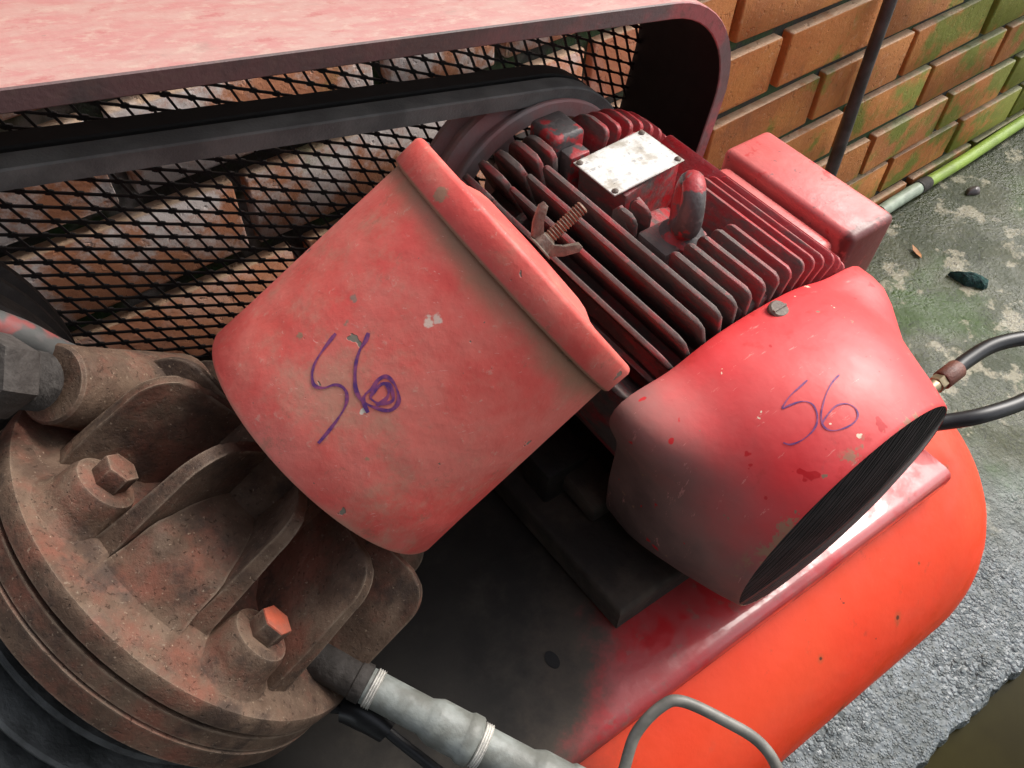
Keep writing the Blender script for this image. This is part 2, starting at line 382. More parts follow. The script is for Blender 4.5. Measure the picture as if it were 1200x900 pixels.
M = dict(filter=m_filter(), shroud=m_shroud(), fin=m_fin(), tank=m_tank(), plate=m_plate(), gtop=m_guard_top(), glip=m_guard_lip(),
         rust=m_rust(), brick=m_brick(), mortar=m_mortar(), floor=m_floor(), water=m_water(),
         black=simple('flat_black_paint', (0.010, 0.009, 0.009), 0.75, var=.4),
         grille=simple('dark_grille_wire', (0.045, 0.036, 0.035), 0.55, vs=40, c2=(0.02, 0.017, 0.017)),
         mesh=simple('black_expanded_steel', (0.012, 0.010, 0.009), 0.7, var=.3, bump=.0006),
         belt=simple('dusty_black_rubber', (0.19, 0.19, 0.18), 0.85, vs=25, c2=(0.12, 0.12, 0.115), bump=.0008),
         beltd=simple('black_rubber', (0.012, 0.011, 0.010), 0.8),
         pulley=simple('grimy_painted_pulley', (0.32, 0.27, 0.26), 0.55, vs=22, c2=(0.42, 0.20, 0.19), bump=.001, bs=150),
         iron=simple('dark_oily_iron', (0.014, 0.012, 0.011), 0.65, bump=.0015, bs=150, c2=(0.026, 0.021, 0.017)),
         sooty=simple('sooty_dusty_iron', (0.085, 0.064, 0.048), 0.85, vs=14, c2=(0.028, 0.022, 0.018), bump=.002, bs=90),
         cast=simple('dark_cast_iron', (0.11, 0.115, 0.115), 0.6, bump=.002, bs=200, vs=30, c2=(0.04, 0.042, 0.042)),
         galv=simple('grey_galvanised_pipe', (0.27, 0.29, 0.27), 0.5, 0.0, vs=45, c2=(0.16, 0.165, 0.145), bump=.001, bs=120),
         tape=simple('white_thread_tape', (0.72, 0.70, 0.64), 0.6, bump=.001),
         nut=simple('weathered_grey_steel', (0.058, 0.050, 0.044), 0.8, vs=70, c2=(0.032, 0.026, 0.022), bump=.0025, bs=120),
         bolt_or=simple('orange_painted_bolt', (0.44, 0.085, 0.04), 0.65, vs=90, c2=(0.30, .085, .05), bump=.0006),
         steel=simple('dusty_tan_steel', (0.17, 0.13, 0.10), 0.6, vs=120, c2=(0.09, 0.062, 0.046), bump=.0008),
         thread=simple('rusty_thread_steel', (0.20, 0.115, 0.07), 0.5, vs=200, c2=(0.10, 0.055, 0.035)),
         plate_al=None, ink=simple('purple_marker_ink', (0.085, 0.025, 0.15), 0.6, vs=170, c2=(0.28, .06, .16)),
         hose=simple('green_yellow_hose', (0.34, 0.50, 0.07), 0.5, vs=16, c2=(0.26, .38, .06), bump=.001),
         hosec=simple('pale_green_plastic', (0.42, 0.50, 0.38), 0.5, vs=30),
         rubber=simple('black_hose_rubber', (0.018, 0.018, 0.019), 0.38),
         crimp=simple('brown_crimp_sleeve', (0.16, 0.055, 0.035), 0.5, vs=70, bump=.001),
         brass=simple('tarnished_brass', (0.35, 0.28, 0.17), 0.4, .6, vs=80),
         tube=simple('grey_plastic_tube', (0.21, 0.20, 0.175), 0.45, vs=60),
         cable=simple('black_cable', (0.02, 0.02, 0.022), 0.5),
         leaf=simple('dry_orange_leaf', (0.50, 0.20, 0.05), 0.6), stone=simple('dark_pebble', (0.10, 0.08, 0.08), 0.35),
         pad=simple('blue_green_pad', (0.02, 0.075, 0.065), 0.95, bump=.012, bs=110, vs=120, c2=(0.008, 0.03, 0.03)),
         rod=simple('dark_iron_rod', (0.045, 0.036, 0.035), 0.5, vs=30, c2=(0.08, 0.07, 0.07), bump=.001),
         soil=simple('damp_yard_ground', (0.10, 0.10, 0.08), 0.8, vs=6, bump=.004, bs=60))
def m_pipe():
    k = NT('flaking_grey_red_paint')
    c = k.mix(k.ramp(k.noise(28, 3, .5, off=(2, 0, 1)), 0.52, 0.57), (0.075, 0.077, 0.073), (0.22, 0.062, 0.058))
    c = k.mix(k.ramp(k.noise(90, 5), .5, .7, 0, .6), c, (0.12, 0.11, 0.105))
    return k.done(c, 0.5, k.bump(k.noise(150, 4), .0008, .5))
M['pipe'] = m_pipe()
def m_nameplate():
    k = NT('glare_white_aluminium_plate')
    c = k.mix(k.ramp(k.noise(45, 6, .7), 0.46, 0.64), (0.74, 0.73, 0.69), (0.46, 0.42, 0.35))  # near-white colour stands in for glare on the metal
    c = k.mix(k.mul(k.edge(0.004, .01, .2), k.ramp(k.noise(60, 4), .3, .55)), c, (0.22, 0.18, 0.15))
    w = k.n('ShaderNodeTexWave', wave_type='BANDS', bands_direction='Y'); w.inputs['Scale'].default_value = 28; w.inputs['Distortion'].default_value = 0.4
    k.l(k.pos, w.inputs['Vector'])
    rows = k.mul(k.ramp(w.outputs['Fac'], .72, .85), k.ramp(k.noise(260, 3, .6, (1, .25, 1)), .52, .60))
    c = k.mix(k.mul(rows, k.ramp(k.noise(30, 3), .42, .62, 0, .55)), c, (0.25, 0.24, 0.24))
    c = k.mix(k.ramp(k.noise(170, 4, .6, (1, 2, 1)), 0.68, 0.72), c, (0.13, 0.11, 0.10))
    return k.done(c, 0.35, k.bump(k.noise(40, 4), .0006, .4), 0.0)
M['plate_al'] = m_nameplate()
def m_eye():
    k = NT('chipped_grey_red_iron')
    f = k.ramp(k.noise(42, 4, .55, off=(1, 1, 5)), 0.47, 0.53)
    c = k.mix(f, (0.36, 0.03, 0.035), (0.075, 0.066, 0.066))
    c = k.mix(k.ramp(k.noise(120, 5), .55, .68, 0, .8), c, (0.13, 0.115, 0.11))
    return k.done(c, 0.5, k.bump(k.noise(160, 4), .0015, .6))
M['eye'] = m_eye()
def m_box():
    k = NT('faded_pink_red_paint')
    c = k.mix(k.ramp(k.noise(14, 5), .35, .65), (0.60, 0.115, 0.11), (0.62, 0.17, 0.155))
    c = k.mix(k.ramp(k.noise(38, 5, .6, off=(4, 1, 1)), 0.60, 0.66, 0, .8), c, (0.55, 0.03, 0.03))
    c = k.mix(k.ramp(k.noise(95, 4, .6), 0.62, 0.68, 0, .7), c, (0.22, 0.09, 0.085))
    c = k.mix(k.mul(k.edge(0.004, .02, .2), k.ramp(k.noise(50, 4), .4, .6)), c, (0.45, 0.03, 0.03))
    fg = k.mul(k.ramp(k.add(k.dot((0, 1, 0)), k.mul(k.noise(40, 5, .7), .02)), 0.3505, 0.343), k.ramp(k.noise(30, 6, .7, off=(1, 2, 9)), .30, .46))
    c = k.mix(k.mul(fg, .85), c, (0.075, 0.026, 0.024))  # dirt and shadow both painted onto the front face
    return k.done(c, k.ramp(k.noise(30), .3, .7, .3, .5), k.bump(k.noise(130, 4), .001, .4))
M['box'] = m_box()

# ------------------------------------------------------------------ object helpers
WO = {}                                       # world origin of every object used as a parent
def empty(name, loc, label=None, cat=None, group=None):
    o = bpy.data.objects.new(name, None)
    o.empty_display_size = 0.05
    col.objects.link(o)
    o.location = loc
    WO[o] = Vector(loc)
    if label: o['label'] = label
    if cat: o['category'] = cat
    if group: o['group'] = group
    return o

def mesh(name, V, F, mats, fm=None, smooth=True, ang=40):
    me = bpy.data.meshes.new(name)
    me.from_pydata([tuple(v) for v in V], [], F)
    for m in (mats if isinstance(mats, (list, tuple)) else [mats]):
        me.materials.append(m)
    if fm:
        for p, i in zip(me.polygons, fm): p.material_index = i
    bm = bmesh.new(); bm.from_mesh(me)
    bmesh.ops.recalc_face_normals(bm, faces=bm.faces)
    if smooth:
        for f in bm.faces: f.smooth = True
        for e in bm.edges:
            if len(e.link_faces) == 2 and e.calc_face_angle(0) > R(ang): e.smooth = False
    bm.to_mesh(me); bm.free()
    return me

def place(name, me, parent=None, mat4=None, label=None):
    """link a mesh whose coordinates are in the frame mat4 (world when None); parents carry translation only"""
    o = bpy.data.objects.new(name, me)
    col.objects.link(o)
    m = mat4 or Matrix.Identity(4)
    if parent is not None:
        o.parent = parent
        o.matrix_basis = Matrix.Translation(-WO[parent]) @ m
    else:
        o.matrix_basis = m
    WO[o] = WO[parent] if (parent is not None and mat4 is None) else m.translation.copy()
    if mat4 is None: WO[o] = Vector((0, 0, 0))
    if label: o['label'] = label
    return o

class G:
    """collects geometry"""
    def __init__(s): s.V, s.F, s.M = [], [], []
    def add(s, V, F, m=0, T=None):
        b = len(s.V)
        s.V += [(T @ Vector(v)) if T else Vector(v) for v in V]
        s.F += [tuple(i+b for i in f) for f in F]
        s.M += [m]*len(F)
        return s
    def obj(s, name, mats, parent=None, mat4=None, label=None, smooth=True, ang=40):
        return place(name, mesh(name, s.V, s.F, mats, s.M, smooth, ang), parent, mat4, label)
    def me(s, name, mats, smooth=True, ang=40): return mesh(name, s.V, s.F, mats, s.M, smooth, ang)

def box(x0, x1, y0, y1, z0, z1, b=0.0, seg=2):
    bm = bmesh.new()
    bmesh.ops.create_cube(bm, size=1)
    for v in bm.verts:
        v.co = Vector((x0 if v.co.x < 0 else x1, y0 if v.co.y < 0 else y1, z0 if v.co.z < 0 else z1))
    if b: bmesh.ops.bevel(bm, geom=list(bm.edges), offset=b, segments=seg, profile=0.5, affect='EDGES')
    bm.verts.index_update()
    V = [v.co.copy() for v in bm.verts]; F = [tuple(v.index for v in f.verts) for f in bm.faces]
    bm.free()
    return V, F

def prism(poly, t0, t1, b=0.0, axes='xyz', seg=2):
    """polygon in (a,b) extruded along c; axes tells where a,b,c go"""
    bm = bmesh.new()
    lo = [bm.verts.new((p[0], p[1], t0)) for p in poly]
    hi = [bm.verts.new((p[0], p[1], t1)) for p in poly]
    n = len(poly)
    bm.faces.new(lo[::-1]); bm.faces.new(hi)
    for i in range(n): bm.faces.new((lo[i], lo[(i+1) % n], hi[(i+1) % n], hi[i]))
    if b:
        es = [e for e in bm.edges if abs(e.verts[0].co.z-e.verts[1].co.z) < 1e-9]
        bmesh.ops.bevel(bm, geom=es, offset=b, segments=seg, profile=0.5, affect='EDGES')
    bm.verts.index_update()
    ix = {'x': 0, 'y': 1, 'z': 2}
    V = []
    for v in bm.verts:
        q = [0, 0, 0]
        for a, c in zip(axes, v.co): q[ix[a]] = c
        V.append(Vector(q))
    F = [tuple(v.index for v in f.verts) for f in bm.faces]
    bm.free()
    return V, F

def lathe(prof, n=48, cap0=True, cap1=True):
    """profile of (r, h) around z"""
    V, F = [], []
    for r, h in prof:
        for i in range(n):
            a = 2*pi*i/n
            V.append(Vector((r*cos(a), r*sin(a), h)))
    for j in range(len(prof)-1):
        for i in range(n):
            k = (i+1) % n
            F.append((j*n+i, j*n+k, (j+1)*n+k, (j+1)*n+i))
    if cap0: F.append(tuple(range(n))[::-1])
    if cap1: F.append(tuple(range((len(prof)-1)*n, len(prof)*n)))
    return V, F

def smooth_path(pts, n=8):
    P = [Vector(p) for p in pts]
    out = []
    for i in range(len(P)-1):
        p0, p1, p2, p3 = P[max(i-1, 0)], P[i], P[i+1], P[min(i+2, len(P)-1)]
        for k in range(n):
            t = k/n
            out.append(0.5*((2*p1)+(p2-p0)*t+(2*p0-5*p1+4*p2-p3)*t*t+(3*p1-p0-3*p2+p3)*t**3))
    out.append(P[-1])
    return out

def tube(path, r, n=12, cap=True):
    P = [Vector(p) for p in path]
    rr = r if isinstance(r, (list, tuple)) else [r]*len(P)
    V, F = [], []
    up = Vector((0, 0, 1))
    t = (P[1]-P[0]).normalized()
    if abs(t.dot(up)) > .9: up = Vector((0, 1, 0))
    a = t.cross(up).normalized()
    for i, p in enumerate(P):
        t = (P[min(i+1, len(P)-1)]-P[max(i-1, 0)]).normalized()
        a = (a-t*a.dot(t)).normalized()
        b = t.cross(a)
        for k in range(n):
            w = 2*pi*k/n
            V.append(p+(a*cos(w)+b*sin(w))*rr[i])
    for j in range(len(P)-1):
        for k in range(n):
            F.append((j*n+k, j*n+(k+1) % n, (j+1)*n+(k+1) % n, (j+1)*n+k))
    if cap:
        F.append(tuple(range(n))[::-1]); F.append(tuple(range((len(P)-1)*n, len(P)*n)))
    return V, F

def frame(o, z, x=None):
    """matrix with its z axis along z"""
    z = Vector(z).normalized()
    x = Vector(x) if x is not None else (Vector((0, 0, 1)) if abs(z.z) < .9 else Vector((1, 0, 0)))
    x = (x-z*x.dot(z)).normalized()
    y = z.cross(x)
    return Matrix(((x.x, y.x, z.x, o[0]), (x.y, y.y, z.y, o[1]), (x.z, y.z, z.z, o[2]), (0, 0, 0, 1)))

def hexa(r, h0, h1, b=0.0):
    return prism([(r*cos(pi/3*i), r*sin(pi/3*i)) for i in range(6)], h0, h1, b)

def tag(o, label=None, cat=None, kind=None, group=None):
    if label: o['label'] = label
    if cat: o['category'] = cat
    if kind: o['kind'] = kind
    if group: o['group'] = group
    return o

# ------------------------------------------------------------------ setting
g = G()
nx, ny = 90, 16
X0, X1 = -3.0, 7.0
def edge_y(x): return -0.085 + 0.0012*sin(x*9.1) + 0.002*sin(x*47+1) + 0.002*sin(x*131) + 0.0015*sin(x*233)
N = 1400
top = [(X0+(X1-X0)*i/N) for i in range(N+1)]
V, F = [], []
for x in top:
    e = edge_y(x)
    V += [Vector((x, 0.98+0.05*x, 0)), Vector((x, e+0.012, 0)), Vector((x, e+0.003, -0.004)), Vector((x, e, -0.012)), Vector((x, e-0.004, -0.16))]
for i in range(N):
    for k in range(4): F.append((i*5+k, i*5+k+1, i*5+k+6, i*5+k+5))
g.add(V, F)
tag(g.obj('floor', M['floor']), kind='structure')
g = G(); g.add([(-20, -20, -0.165), (25, -20, -0.165), (25, 25, -0.165), (-20, 25, -0.165)], [(0, 1, 2, 3)])
tag(g.obj('ground', M['soil']), kind='structure')
g = G(); g.add([(X0, -0.50, -0.03), (X1, -0.50, -0.03), (X1, -0.070, -0.03), (X0, -0.070, -0.03)], [(0, 1, 2, 3)])
tag(g.obj('gutter_water', M['water']), kind='structure')
g = G(); g.add(*box(X0, X1, -6.0, -0.49, -0.16, 0.0, 0.012))
tag(g.obj('pavement', M['floor']), kind='structure')

# brick wall: every brick in its own right
WALL_Y0, WALL_M = 0.755, 0.05
wd = Vector((1, WALL_M, 0)).normalized()
wang = math.atan(WALL_M)
wall = empty('brick_wall', (1.3, 0.82, 0), 'low orange brick wall with dark raked joints and green moss, behind the compressor', 'wall')
g = G(); g.add(*box(-1.2, 4.6, 0.017, 0.12, 0.0, 1.36))
g.obj('mortar', M['mortar'], wall, Matrix.Translation((0, WALL_Y0, 0)) @ Matrix.Rotation(wang, 4, 'Z'))
variants = {}
def brick_mesh(w, h, v):
    key = (round(w, 3), round(h, 3), v)
    if key not in variants:
        V, F = box(-w/2, w/2, 0, 0.05, -h/2, h/2, 0.0035, 2)
        q = random.Random(hash(key) & 0xffff)
        cx = [[q.uniform(-.002, .002) for _ in range(2)] for _ in range(4)]
        for p in V:
            if q.random() < .12: p.y += .003; p.z *= .985
            i = (0 if p.x < 0 else 1)+(0 if p.z < 0 else 2)
            if p.y < 0.02: p.x += cx[i][0]; p.z += cx[i][1]; p.y += q.uniform(-.0006, .0006)
        variants[key] = mesh('brick', V, F, M['brick'], ang=60)
    return variants[key]
BL, ZA = 0.301, 0.637
def course(k): return ZA-(0.1235 if k >= 0 else 0.1165)*k
for k in range(-6, 6):
    zt = course(k)
    zb = course(k+1)+0.023
    if k == 5: zt, zb = course(5), 0.0
    h = zt-zb
    ph = 1.143 if k % 2 == 0 else 0.997
    js = [ph+BL*i for i in range(-8, 12)]
    if k == -2: js = [j for j in js if j > 0.45]+[0.075+BL*i for i in range(-4, 2)]
    if k == -1: js = [j for j in js if j > 0.45]+[0.186+BL*i for i in range(-4, 1)]
    js = sorted(j for j in js if -1.2 < j < 4.5)
    for a, b in zip(js, js[1:]):
        jw = rnd.uniform(0.013, 0.025)
        w = b-a-jw
        if w < 0.05: continue
        me = brick_mesh(round(w/0.004)*0.004, h, rnd.randrange(3))
        d = rnd.uniform(-.003, .003)
        p = Vector((0, WALL_Y0, 0))+wd*((a+b)/2)+Vector((0, d, (zt+zb)/2+rnd.uniform(-.0015, .0015)))
        place('brick', me, wall, Matrix.Translation(p) @ Matrix.Rotation(wang+rnd.uniform(-.006, .006), 4, 'Z') @ Matrix.Rotation(rnd.uniform(-.008, .008), 4, 'Y'))

# unseen roof and wall added to block sky light and deepen the left
g = G()
V, F = [], []
for i in range(61):
    x = -4.0+3.75*i/60
    z = 2.35+0.02*(i % 2)
    V += [Vector((x, -4.0, z-.2)), Vector((x, 0.40, z))]
for i in range(60): F.append((2*i, 2*i+1, 2*i+3, 2*i+2))
g.add(V, F)
tag(g.obj('added_shade_roof', M['cast']), kind='structure')
g = G(); g.add(*box(-4.0, 1.2, -2.4, -2.2, -0.1, 2.2, 0.01))  # unseen wall added to cut light from the near side
tag(g.obj('added_shade_wall', M['soil']), kind='structure')

# rod leaning against the wall
pts = smooth_path([(1.418, 0.800, 0.0), (1.412, 0.800, 0.28), (1.402, 0.803, 0.5), (1.396, 0.806, 0.75), (1.38, 0.81, 1.30)], 6)
g = G(); g.add(*tube(pts, [0.015-0.003*min(1, i/12) for i in range(len(pts))], 12))
tag(g.obj('metal_rod', M['rod']), 'thin dark iron rod standing upright against the brick wall', 'rod')

# garden hose along the wall foot
hs = empty('garden_hose', (2.1, 0.83, 0), 'yellow green garden hose lying along the foot of the brick wall', 'hose')
pts = smooth_path([(1.93, 0.820, 0.024), (2.1, 0.828, 0.026), (2.35, 0.846, 0.03), (2.6, 0.862, 0.028), (3.0, 0.882, 0.024), (3.6, 0.9, 0.024)], 10)
g = G(); g.add(*tube(pts, 0.0155, 14)); g.obj('hose_body', M['hose'], hs)
g = G(); g.add(*tube(smooth_path([(1.72, 0.806, 0.026), (1.80, 0.812, 0.026), (1.885, 0.817, 0.025)], 5), 0.0165, 14))
g.obj('pale_sleeve', M['hosec'], hs, label='pale green hose end')
g = G(); g.add(*tube([(1.885, 0.817, 0.025), (1.90, 0.818, 0.025), (1.93, 0.820, 0.024)], [0.0185, 0.0185, 0.0165], 14)); g.obj('clamp', M['nut'], hs)

# bits lying on the floor
def blob(cx, cy, sx, sy, sz, seed, n=10):
    q = random.Random(seed); V, F = [], []
    rings = [(0.0, 1.0), (0.45, .95), (0.8, .65), (1.0, .15)]
    rad = [q.uniform(.75, 1.2) for _ in range(n)]
    for h, s in rings:
        for i in range(n):
            a = 2*pi*i/n
            V.append(Vector((cx+sx*s*rad[i]*cos(a), cy+sy*s*rad[i]*sin(a), 0.001+sz*h*q.uniform(.9, 1.1))))
    for j in range(3):
        for i in range(n): F.append((j*n+i, j*n+(i+1) % n, (j+1)*n+(i+1) % n, (j+1)*n+i))
    F.append(tuple(range(n))[::-1]); F.append(tuple(range(3*n, 4*n)))
    return V, F
g = G(); g.add(*blob(0, 0, 0.045, 0.02, 0.022, 3, 14), T=Matrix.Translation((1.725, 0.535, 0)) @ Matrix.Rotation(R(-58), 4, 'Z'))
tag(g.obj('scouring_pad', M['pad']), 'frayed blue green scrap of scouring pad on the wet floor beside the black hose', 'scrap')
g = G(); g.add(*blob(2.03, 0.742, 0.022, 0.013, 0.015, 5)); tag(g.obj('pebble', M['stone']), 'dark shiny pebble on the floor near the garden hose', 'pebble')
LS = 0.7
lp = [(-.03, 0, .004), (-.012, .011, .010), (.012, .010, .008), (.034, 0, .012), (.012, -.010, .006), (-.012, -.010, .004), (0, 0, .002)]
lp2 = [(a, b, c+.0015) for a, b, c in lp]
Fs = [(i, (i+1) % 6, 6) for i in range(6)]
g = G(); T = Matrix.Translation((1.70, 0.668, 0.0)) @ Matrix.Rotation(R(70), 4, 'Z') @ Matrix.Scale(LS, 4)
g.add(lp+lp2, Fs+[(a+7, c+7, b+7) for a, b, c in Fs]+[(i, i+7, (i+1) % 6+7, (i+1) % 6) for i in range(6)], T=T)
tag(g.obj('dry_leaf', M['leaf']), 'small dry orange leaf on the green floor beside the terminal box', 'leaf')

# ------------------------------------------------------------------ the compressor
AC = empty('air_compressor', (0.25, 0.25, 0.0), 'worn red belt driven air compressor with rusty pump head standing on the wet floor', 'compressor')

# --- storage tank, axis along X
TY, TZ, TR = 0.242, 0.360, 0.214
prof = []
def dish(x_end, sgn, n=12):
    o = []
    for i in range(n+1):
        a = pi/2*i/n
        r = TR*cos(a)**0.62 if i < n else 0.002
        o.append((max(r, 0.002), x_end+sgn*0.165*sin(a)))
    return o
prof = [(r, h) for r, h in dish(-0.55, -1)[::-1]]+[(TR, x) for x in (-0.4, -.2, 0, .2, .4)]+dish(0.682, 1)
V, F = lathe(prof, 72)
Tt = Matrix(((0, 0, 1, 0), (0, 1, 0, TY), (-1, 0, 0, TZ), (0, 0, 0, 1)))
g = G(); g.add(V, F, T=Tt)
tank = g.obj('storage_tank', M['tank'], AC, label='glossy orange red steel air tank')
for x in (-0.4, 0.5):
    for y in (TY-0.13, TY+0.13):
        g = G(); g.add(*box(x-0.03, x+0.03, y-0.004, y+0.004, 0.001, 0.215, 0.002))
        g.add(*box(x-0.035, x+0.035, y-0.03, y+0.03, 0.001, 0.009, 0.002))
        g.obj('foot', M['tank'], tank)

# --- base plate welded on the tank
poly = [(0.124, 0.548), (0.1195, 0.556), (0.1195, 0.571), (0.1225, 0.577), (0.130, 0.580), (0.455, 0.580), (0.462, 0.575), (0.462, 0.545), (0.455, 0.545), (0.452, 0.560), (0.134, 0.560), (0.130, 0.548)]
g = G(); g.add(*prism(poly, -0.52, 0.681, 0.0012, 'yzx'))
plate = g.obj('base_plate', M['plate'], AC, label='red base plate with black grease and painted shade near the pump')
for x, y in ((0.2045, 0.1985),):
    g = G(); g.add(*lathe([(0.0058, 0.578), (0.0058, 0.5806)], 20), T=Matrix.Scale(1.5, 4, (0, 1, 0))); g.obj('bolt_hole', M['black'], plate, Matrix.Translation((x, y, 0)))

# --- motor slide base
poly = [(0.268, 0.187), (0.60, 0.187), (0.60, 0.44), (0.255, 0.44)]
g = G(); g.add(*prism(poly, 0.5812, 0.618, 0.007, seg=4))
g.add(*box(0.30, 0.34, 0.27, 0.43, 0.622, 0.65, 0.006)); g.add(*box(0.55, 0.59, 0.27, 0.43, 0.622, 0.65, 0.006))
rail = g.obj('motor_base', M['sooty'], AC, label='dark greasy motor slide base')

# --- motor (local frame: y runs from the fan grille to the pulley)
MF = Matrix.Translation((0.4401, 0.1267, 0.7179)) @ Matrix.Rotation(R(1.5), 4, 'Z') @ Matrix.Rotation(R(1.5), 4, 'X')
def sq(th, a, b, p):
    c, s = abs(cos(th)), abs(sin(th))
    return ((c/a)**p+(s/b)**p)**(-1.0/p)
def loft(rings, n):
    """rings: list of (y, f(theta)->r)"""
    V, F = [], []
    for y, f in rings:
        for i in range(n):
            th = 2*pi*i/n; r = f(th)
            V.append(Vector((r*cos(th), y, r*sin(th))))
    for j in range(len(rings)-1):
        for i in range(n):
            k = (i+1) % n
            F.append((j*n+i, (j+1)*n+i, (j+1)*n+k, j*n+k))
    return V, F
nb = 72
BA, BB, BP = 0.105, 0.086, 2.6
FA, FB, FP = 0.159, 0.137, 2.5
bodyf = lambda th: sq(th, BA, BB, BP)
V, F = loft([(0.10, bodyf), (0.372, bodyf), (0.376, lambda t: bodyf(t)+.006), (0.415, lambda t: bodyf(t)+.004), (0.425, lambda t: bodyf(t)-.01), (0.43, lambda t: 0.05), (0.445, lambda t: 0.045)], nb)
F.append(tuple(range(6*nb, 7*nb)))
g = G(); g.add(V, F)
# pads for the nameplate and the eyebolt
g.add(*box(-0.036, 0.044, -0.028, 0.030, -0.06, -0.0008, 0.004), T=Matrix.Translation((0.030, 0.333, 0.1275)) @ Matrix.Rotation(R(9), 4, 'Z') @ Matrix.Rotation(R(-3), 4, 'Y'))
g.add(*box(-0.022, 0.030, 0.225, 0.262, 0.07, 0.122, 0.004))
g.add(*box(-0.012, 0.026, 0.146, 0.166, 0.07, 0.118, 0.003))
motor = g.obj('electric_motor', M['fin'], AC, MF, label='red finned electric motor with grey grime')
WO[motor] = MF.translation.copy()
MI = MF.inverted()
def mplace(name, me, loc=Matrix.Identity(4), label=None, parent=None):
    o = bpy.data.objects.new(name, me); col.objects.link(o)
    o.parent = parent or motor
    o.matrix_basis = loc
    if label: o['label'] = label
    return o
# fins
def fin_mesh(y0, y1, hgt, t=0.0042, r0=0.007, r1=0.006, wavy=False):
    poly = [(y0, -0.012), (y1, -0.012), (y1, hgt-r1)]
    for i in range(1, 6):
        a = pi/2*i/5; poly.append((y1-r1+r1*cos(a), hgt-r1+r1*sin(a)))
    if wavy:
        for q, hh in ((0.245, 0), (0.235, -.003), (0.225, -.012), (0.205, -.022), (0.185, -.028), (0.16, -.032), (0.152, -.028)):
            poly.append((q, hgt+hh))
        poly.append((y0, hgt-0.028))
    else:
        for i in range(0, 6):
            a = pi/2+pi/2*i/5; poly.append((y0+r0+r0*cos(a), hgt-r0+r0*sin(a)))
    V, F = prism(poly, -t/2, t/2, 0.0014, 'yzx', 2)
    return mesh('fin', V, F, M['fin'], ang=50)
fcache = {}
def fin_at(deg, y0, y1, wavy=False, extra=0.0, r1=0.006, t=0.0042):
    th = R(deg)
    rb, rt = sq(th, BA, BB, BP), sq(th, FA, FB, FP)
    hgt = round((rt-rb+extra)/0.002)*0.002
    key = (y0, y1, hgt, wavy, r1)
    if key not in fcache: fcache[key] = fin_mesh(y0, y1, hgt, t=t, r1=r1, wavy=wavy)
    # fins lean towards the vertical, as cast
    lean = R(90)-th
    rot = Matrix.Rotation(lean*0.80, 4, 'Y')
    mplace('fin', fcache[key], Matrix.Translation((rb*cos(th), 0, rb*sin(th))) @ rot)
angs = [-38, -31, -24, -17, -10, 0, 10, 17, 24, 31, 38, 45, 52, 58.5, 65, 72, 79, 86.5, 94, 101.5, 109, 117, 125, 133, 141, 149]
for d in angs:
    x = bodyf(R(d))*cos(R(d))
    if -10 < d < 12: continue                       # the terminal box sits here
    if d > 30 and d < 150 and sin(R(d)) > 0 and -0.022 < x < 0.034:
        fin_at(d, 0.1445, 0.218)
        if x < -0.005: fin_at(d, 0.262, 0.284)
    elif d > 30 and d < 150 and -0.0165 < x < 0.074:
        fin_at(d, 0.1445, 0.282)
    else:
        fin_at(d, 0.1445, 0.368, wavy=(d == 141))
    if not (72 < d < 100):
        fin_at(d, 0.374, 0.424, extra=-0.001, r1=0.024, t=0.0062)
# shroud
def lobes(th, k):
    s = 0
    for a, w, h in ((30, 12, .034), (148, 11, .036), (212, 10, .008), (-32, 10, .01)):
        d = (math.degrees(th)-a+180) % 360-180
        s += h*math.exp(-(d/w)**2)
    return s*k
def shr(a, b, p, k): return lambda th: sq(th, a, b, p)+lobes(th, k)
rings = [(0.008, shr(.1135, .1135, 2, 0)), (0.001, shr(.1148, .1148, 2, 0)), (-0.0004, shr(.1153, .1153, 2, 0)), (0.0002, shr(.1162, .1162, 2, 0)), (0.003, shr(.1175, .1173, 2, 0)), (0.009, shr(.1198, .1193, 2, 0)), (0.02, shr(.1237, .1227, 2.02, 0)),
         (0.035, shr(.1278, .1258, 2.06, 0)), (0.05, shr(.1315, .1278, 2.13, 0.03)), (0.065, shr(.134, .1285, 2.2, .12)), (0.08, shr(.135, .128, 2.3, .35)), (0.095, shr(.135, .1265, 2.4, .62)), (0.11, shr(.1345, .1240, 2.5, .84)), (0.125, shr(.133, .1205, 2.55, .96)), (0.14, shr(.132, .117, 2.6, 1)),
         (0.142, shr(.131, .116, 2.6, 1)), (0.142, shr(.128, .113, 2.6, 1)), (0.11, shr(.125, .112, 2.6, .8))]
V, F = loft(rings, 144)
g = G(); g.add(V, F)
from mathutils.bvhtree import BVHTree
shroud_bvh = BVHTree.FromPolygons([tuple(v) for v in g.V], g.F)
shroud = mplace('fan_shroud', g.me('fan_shroud', M['shroud'], ang=60), label='bright red fan shroud with grey dust on its left side')
WO[shroud] = Vector((0, 0, 0))
# screw tab on the shroud edge
g = G(); g.add(*lathe([(0.0085, 0), (0.0085, 0.0035), (0.007, 0.005), (0.001, 0.0052)], 18)); g.add(*box(-0.007, 0.007, -0.0009, 0.0009, 0.0045, 0.0062))
mplace('screw', g.me('screw', M['steel']), Matrix.Translation((0.012, 0.130, 0.1180)) @ Matrix.Rotation(R(12), 4, 'X'), parent=shroud)
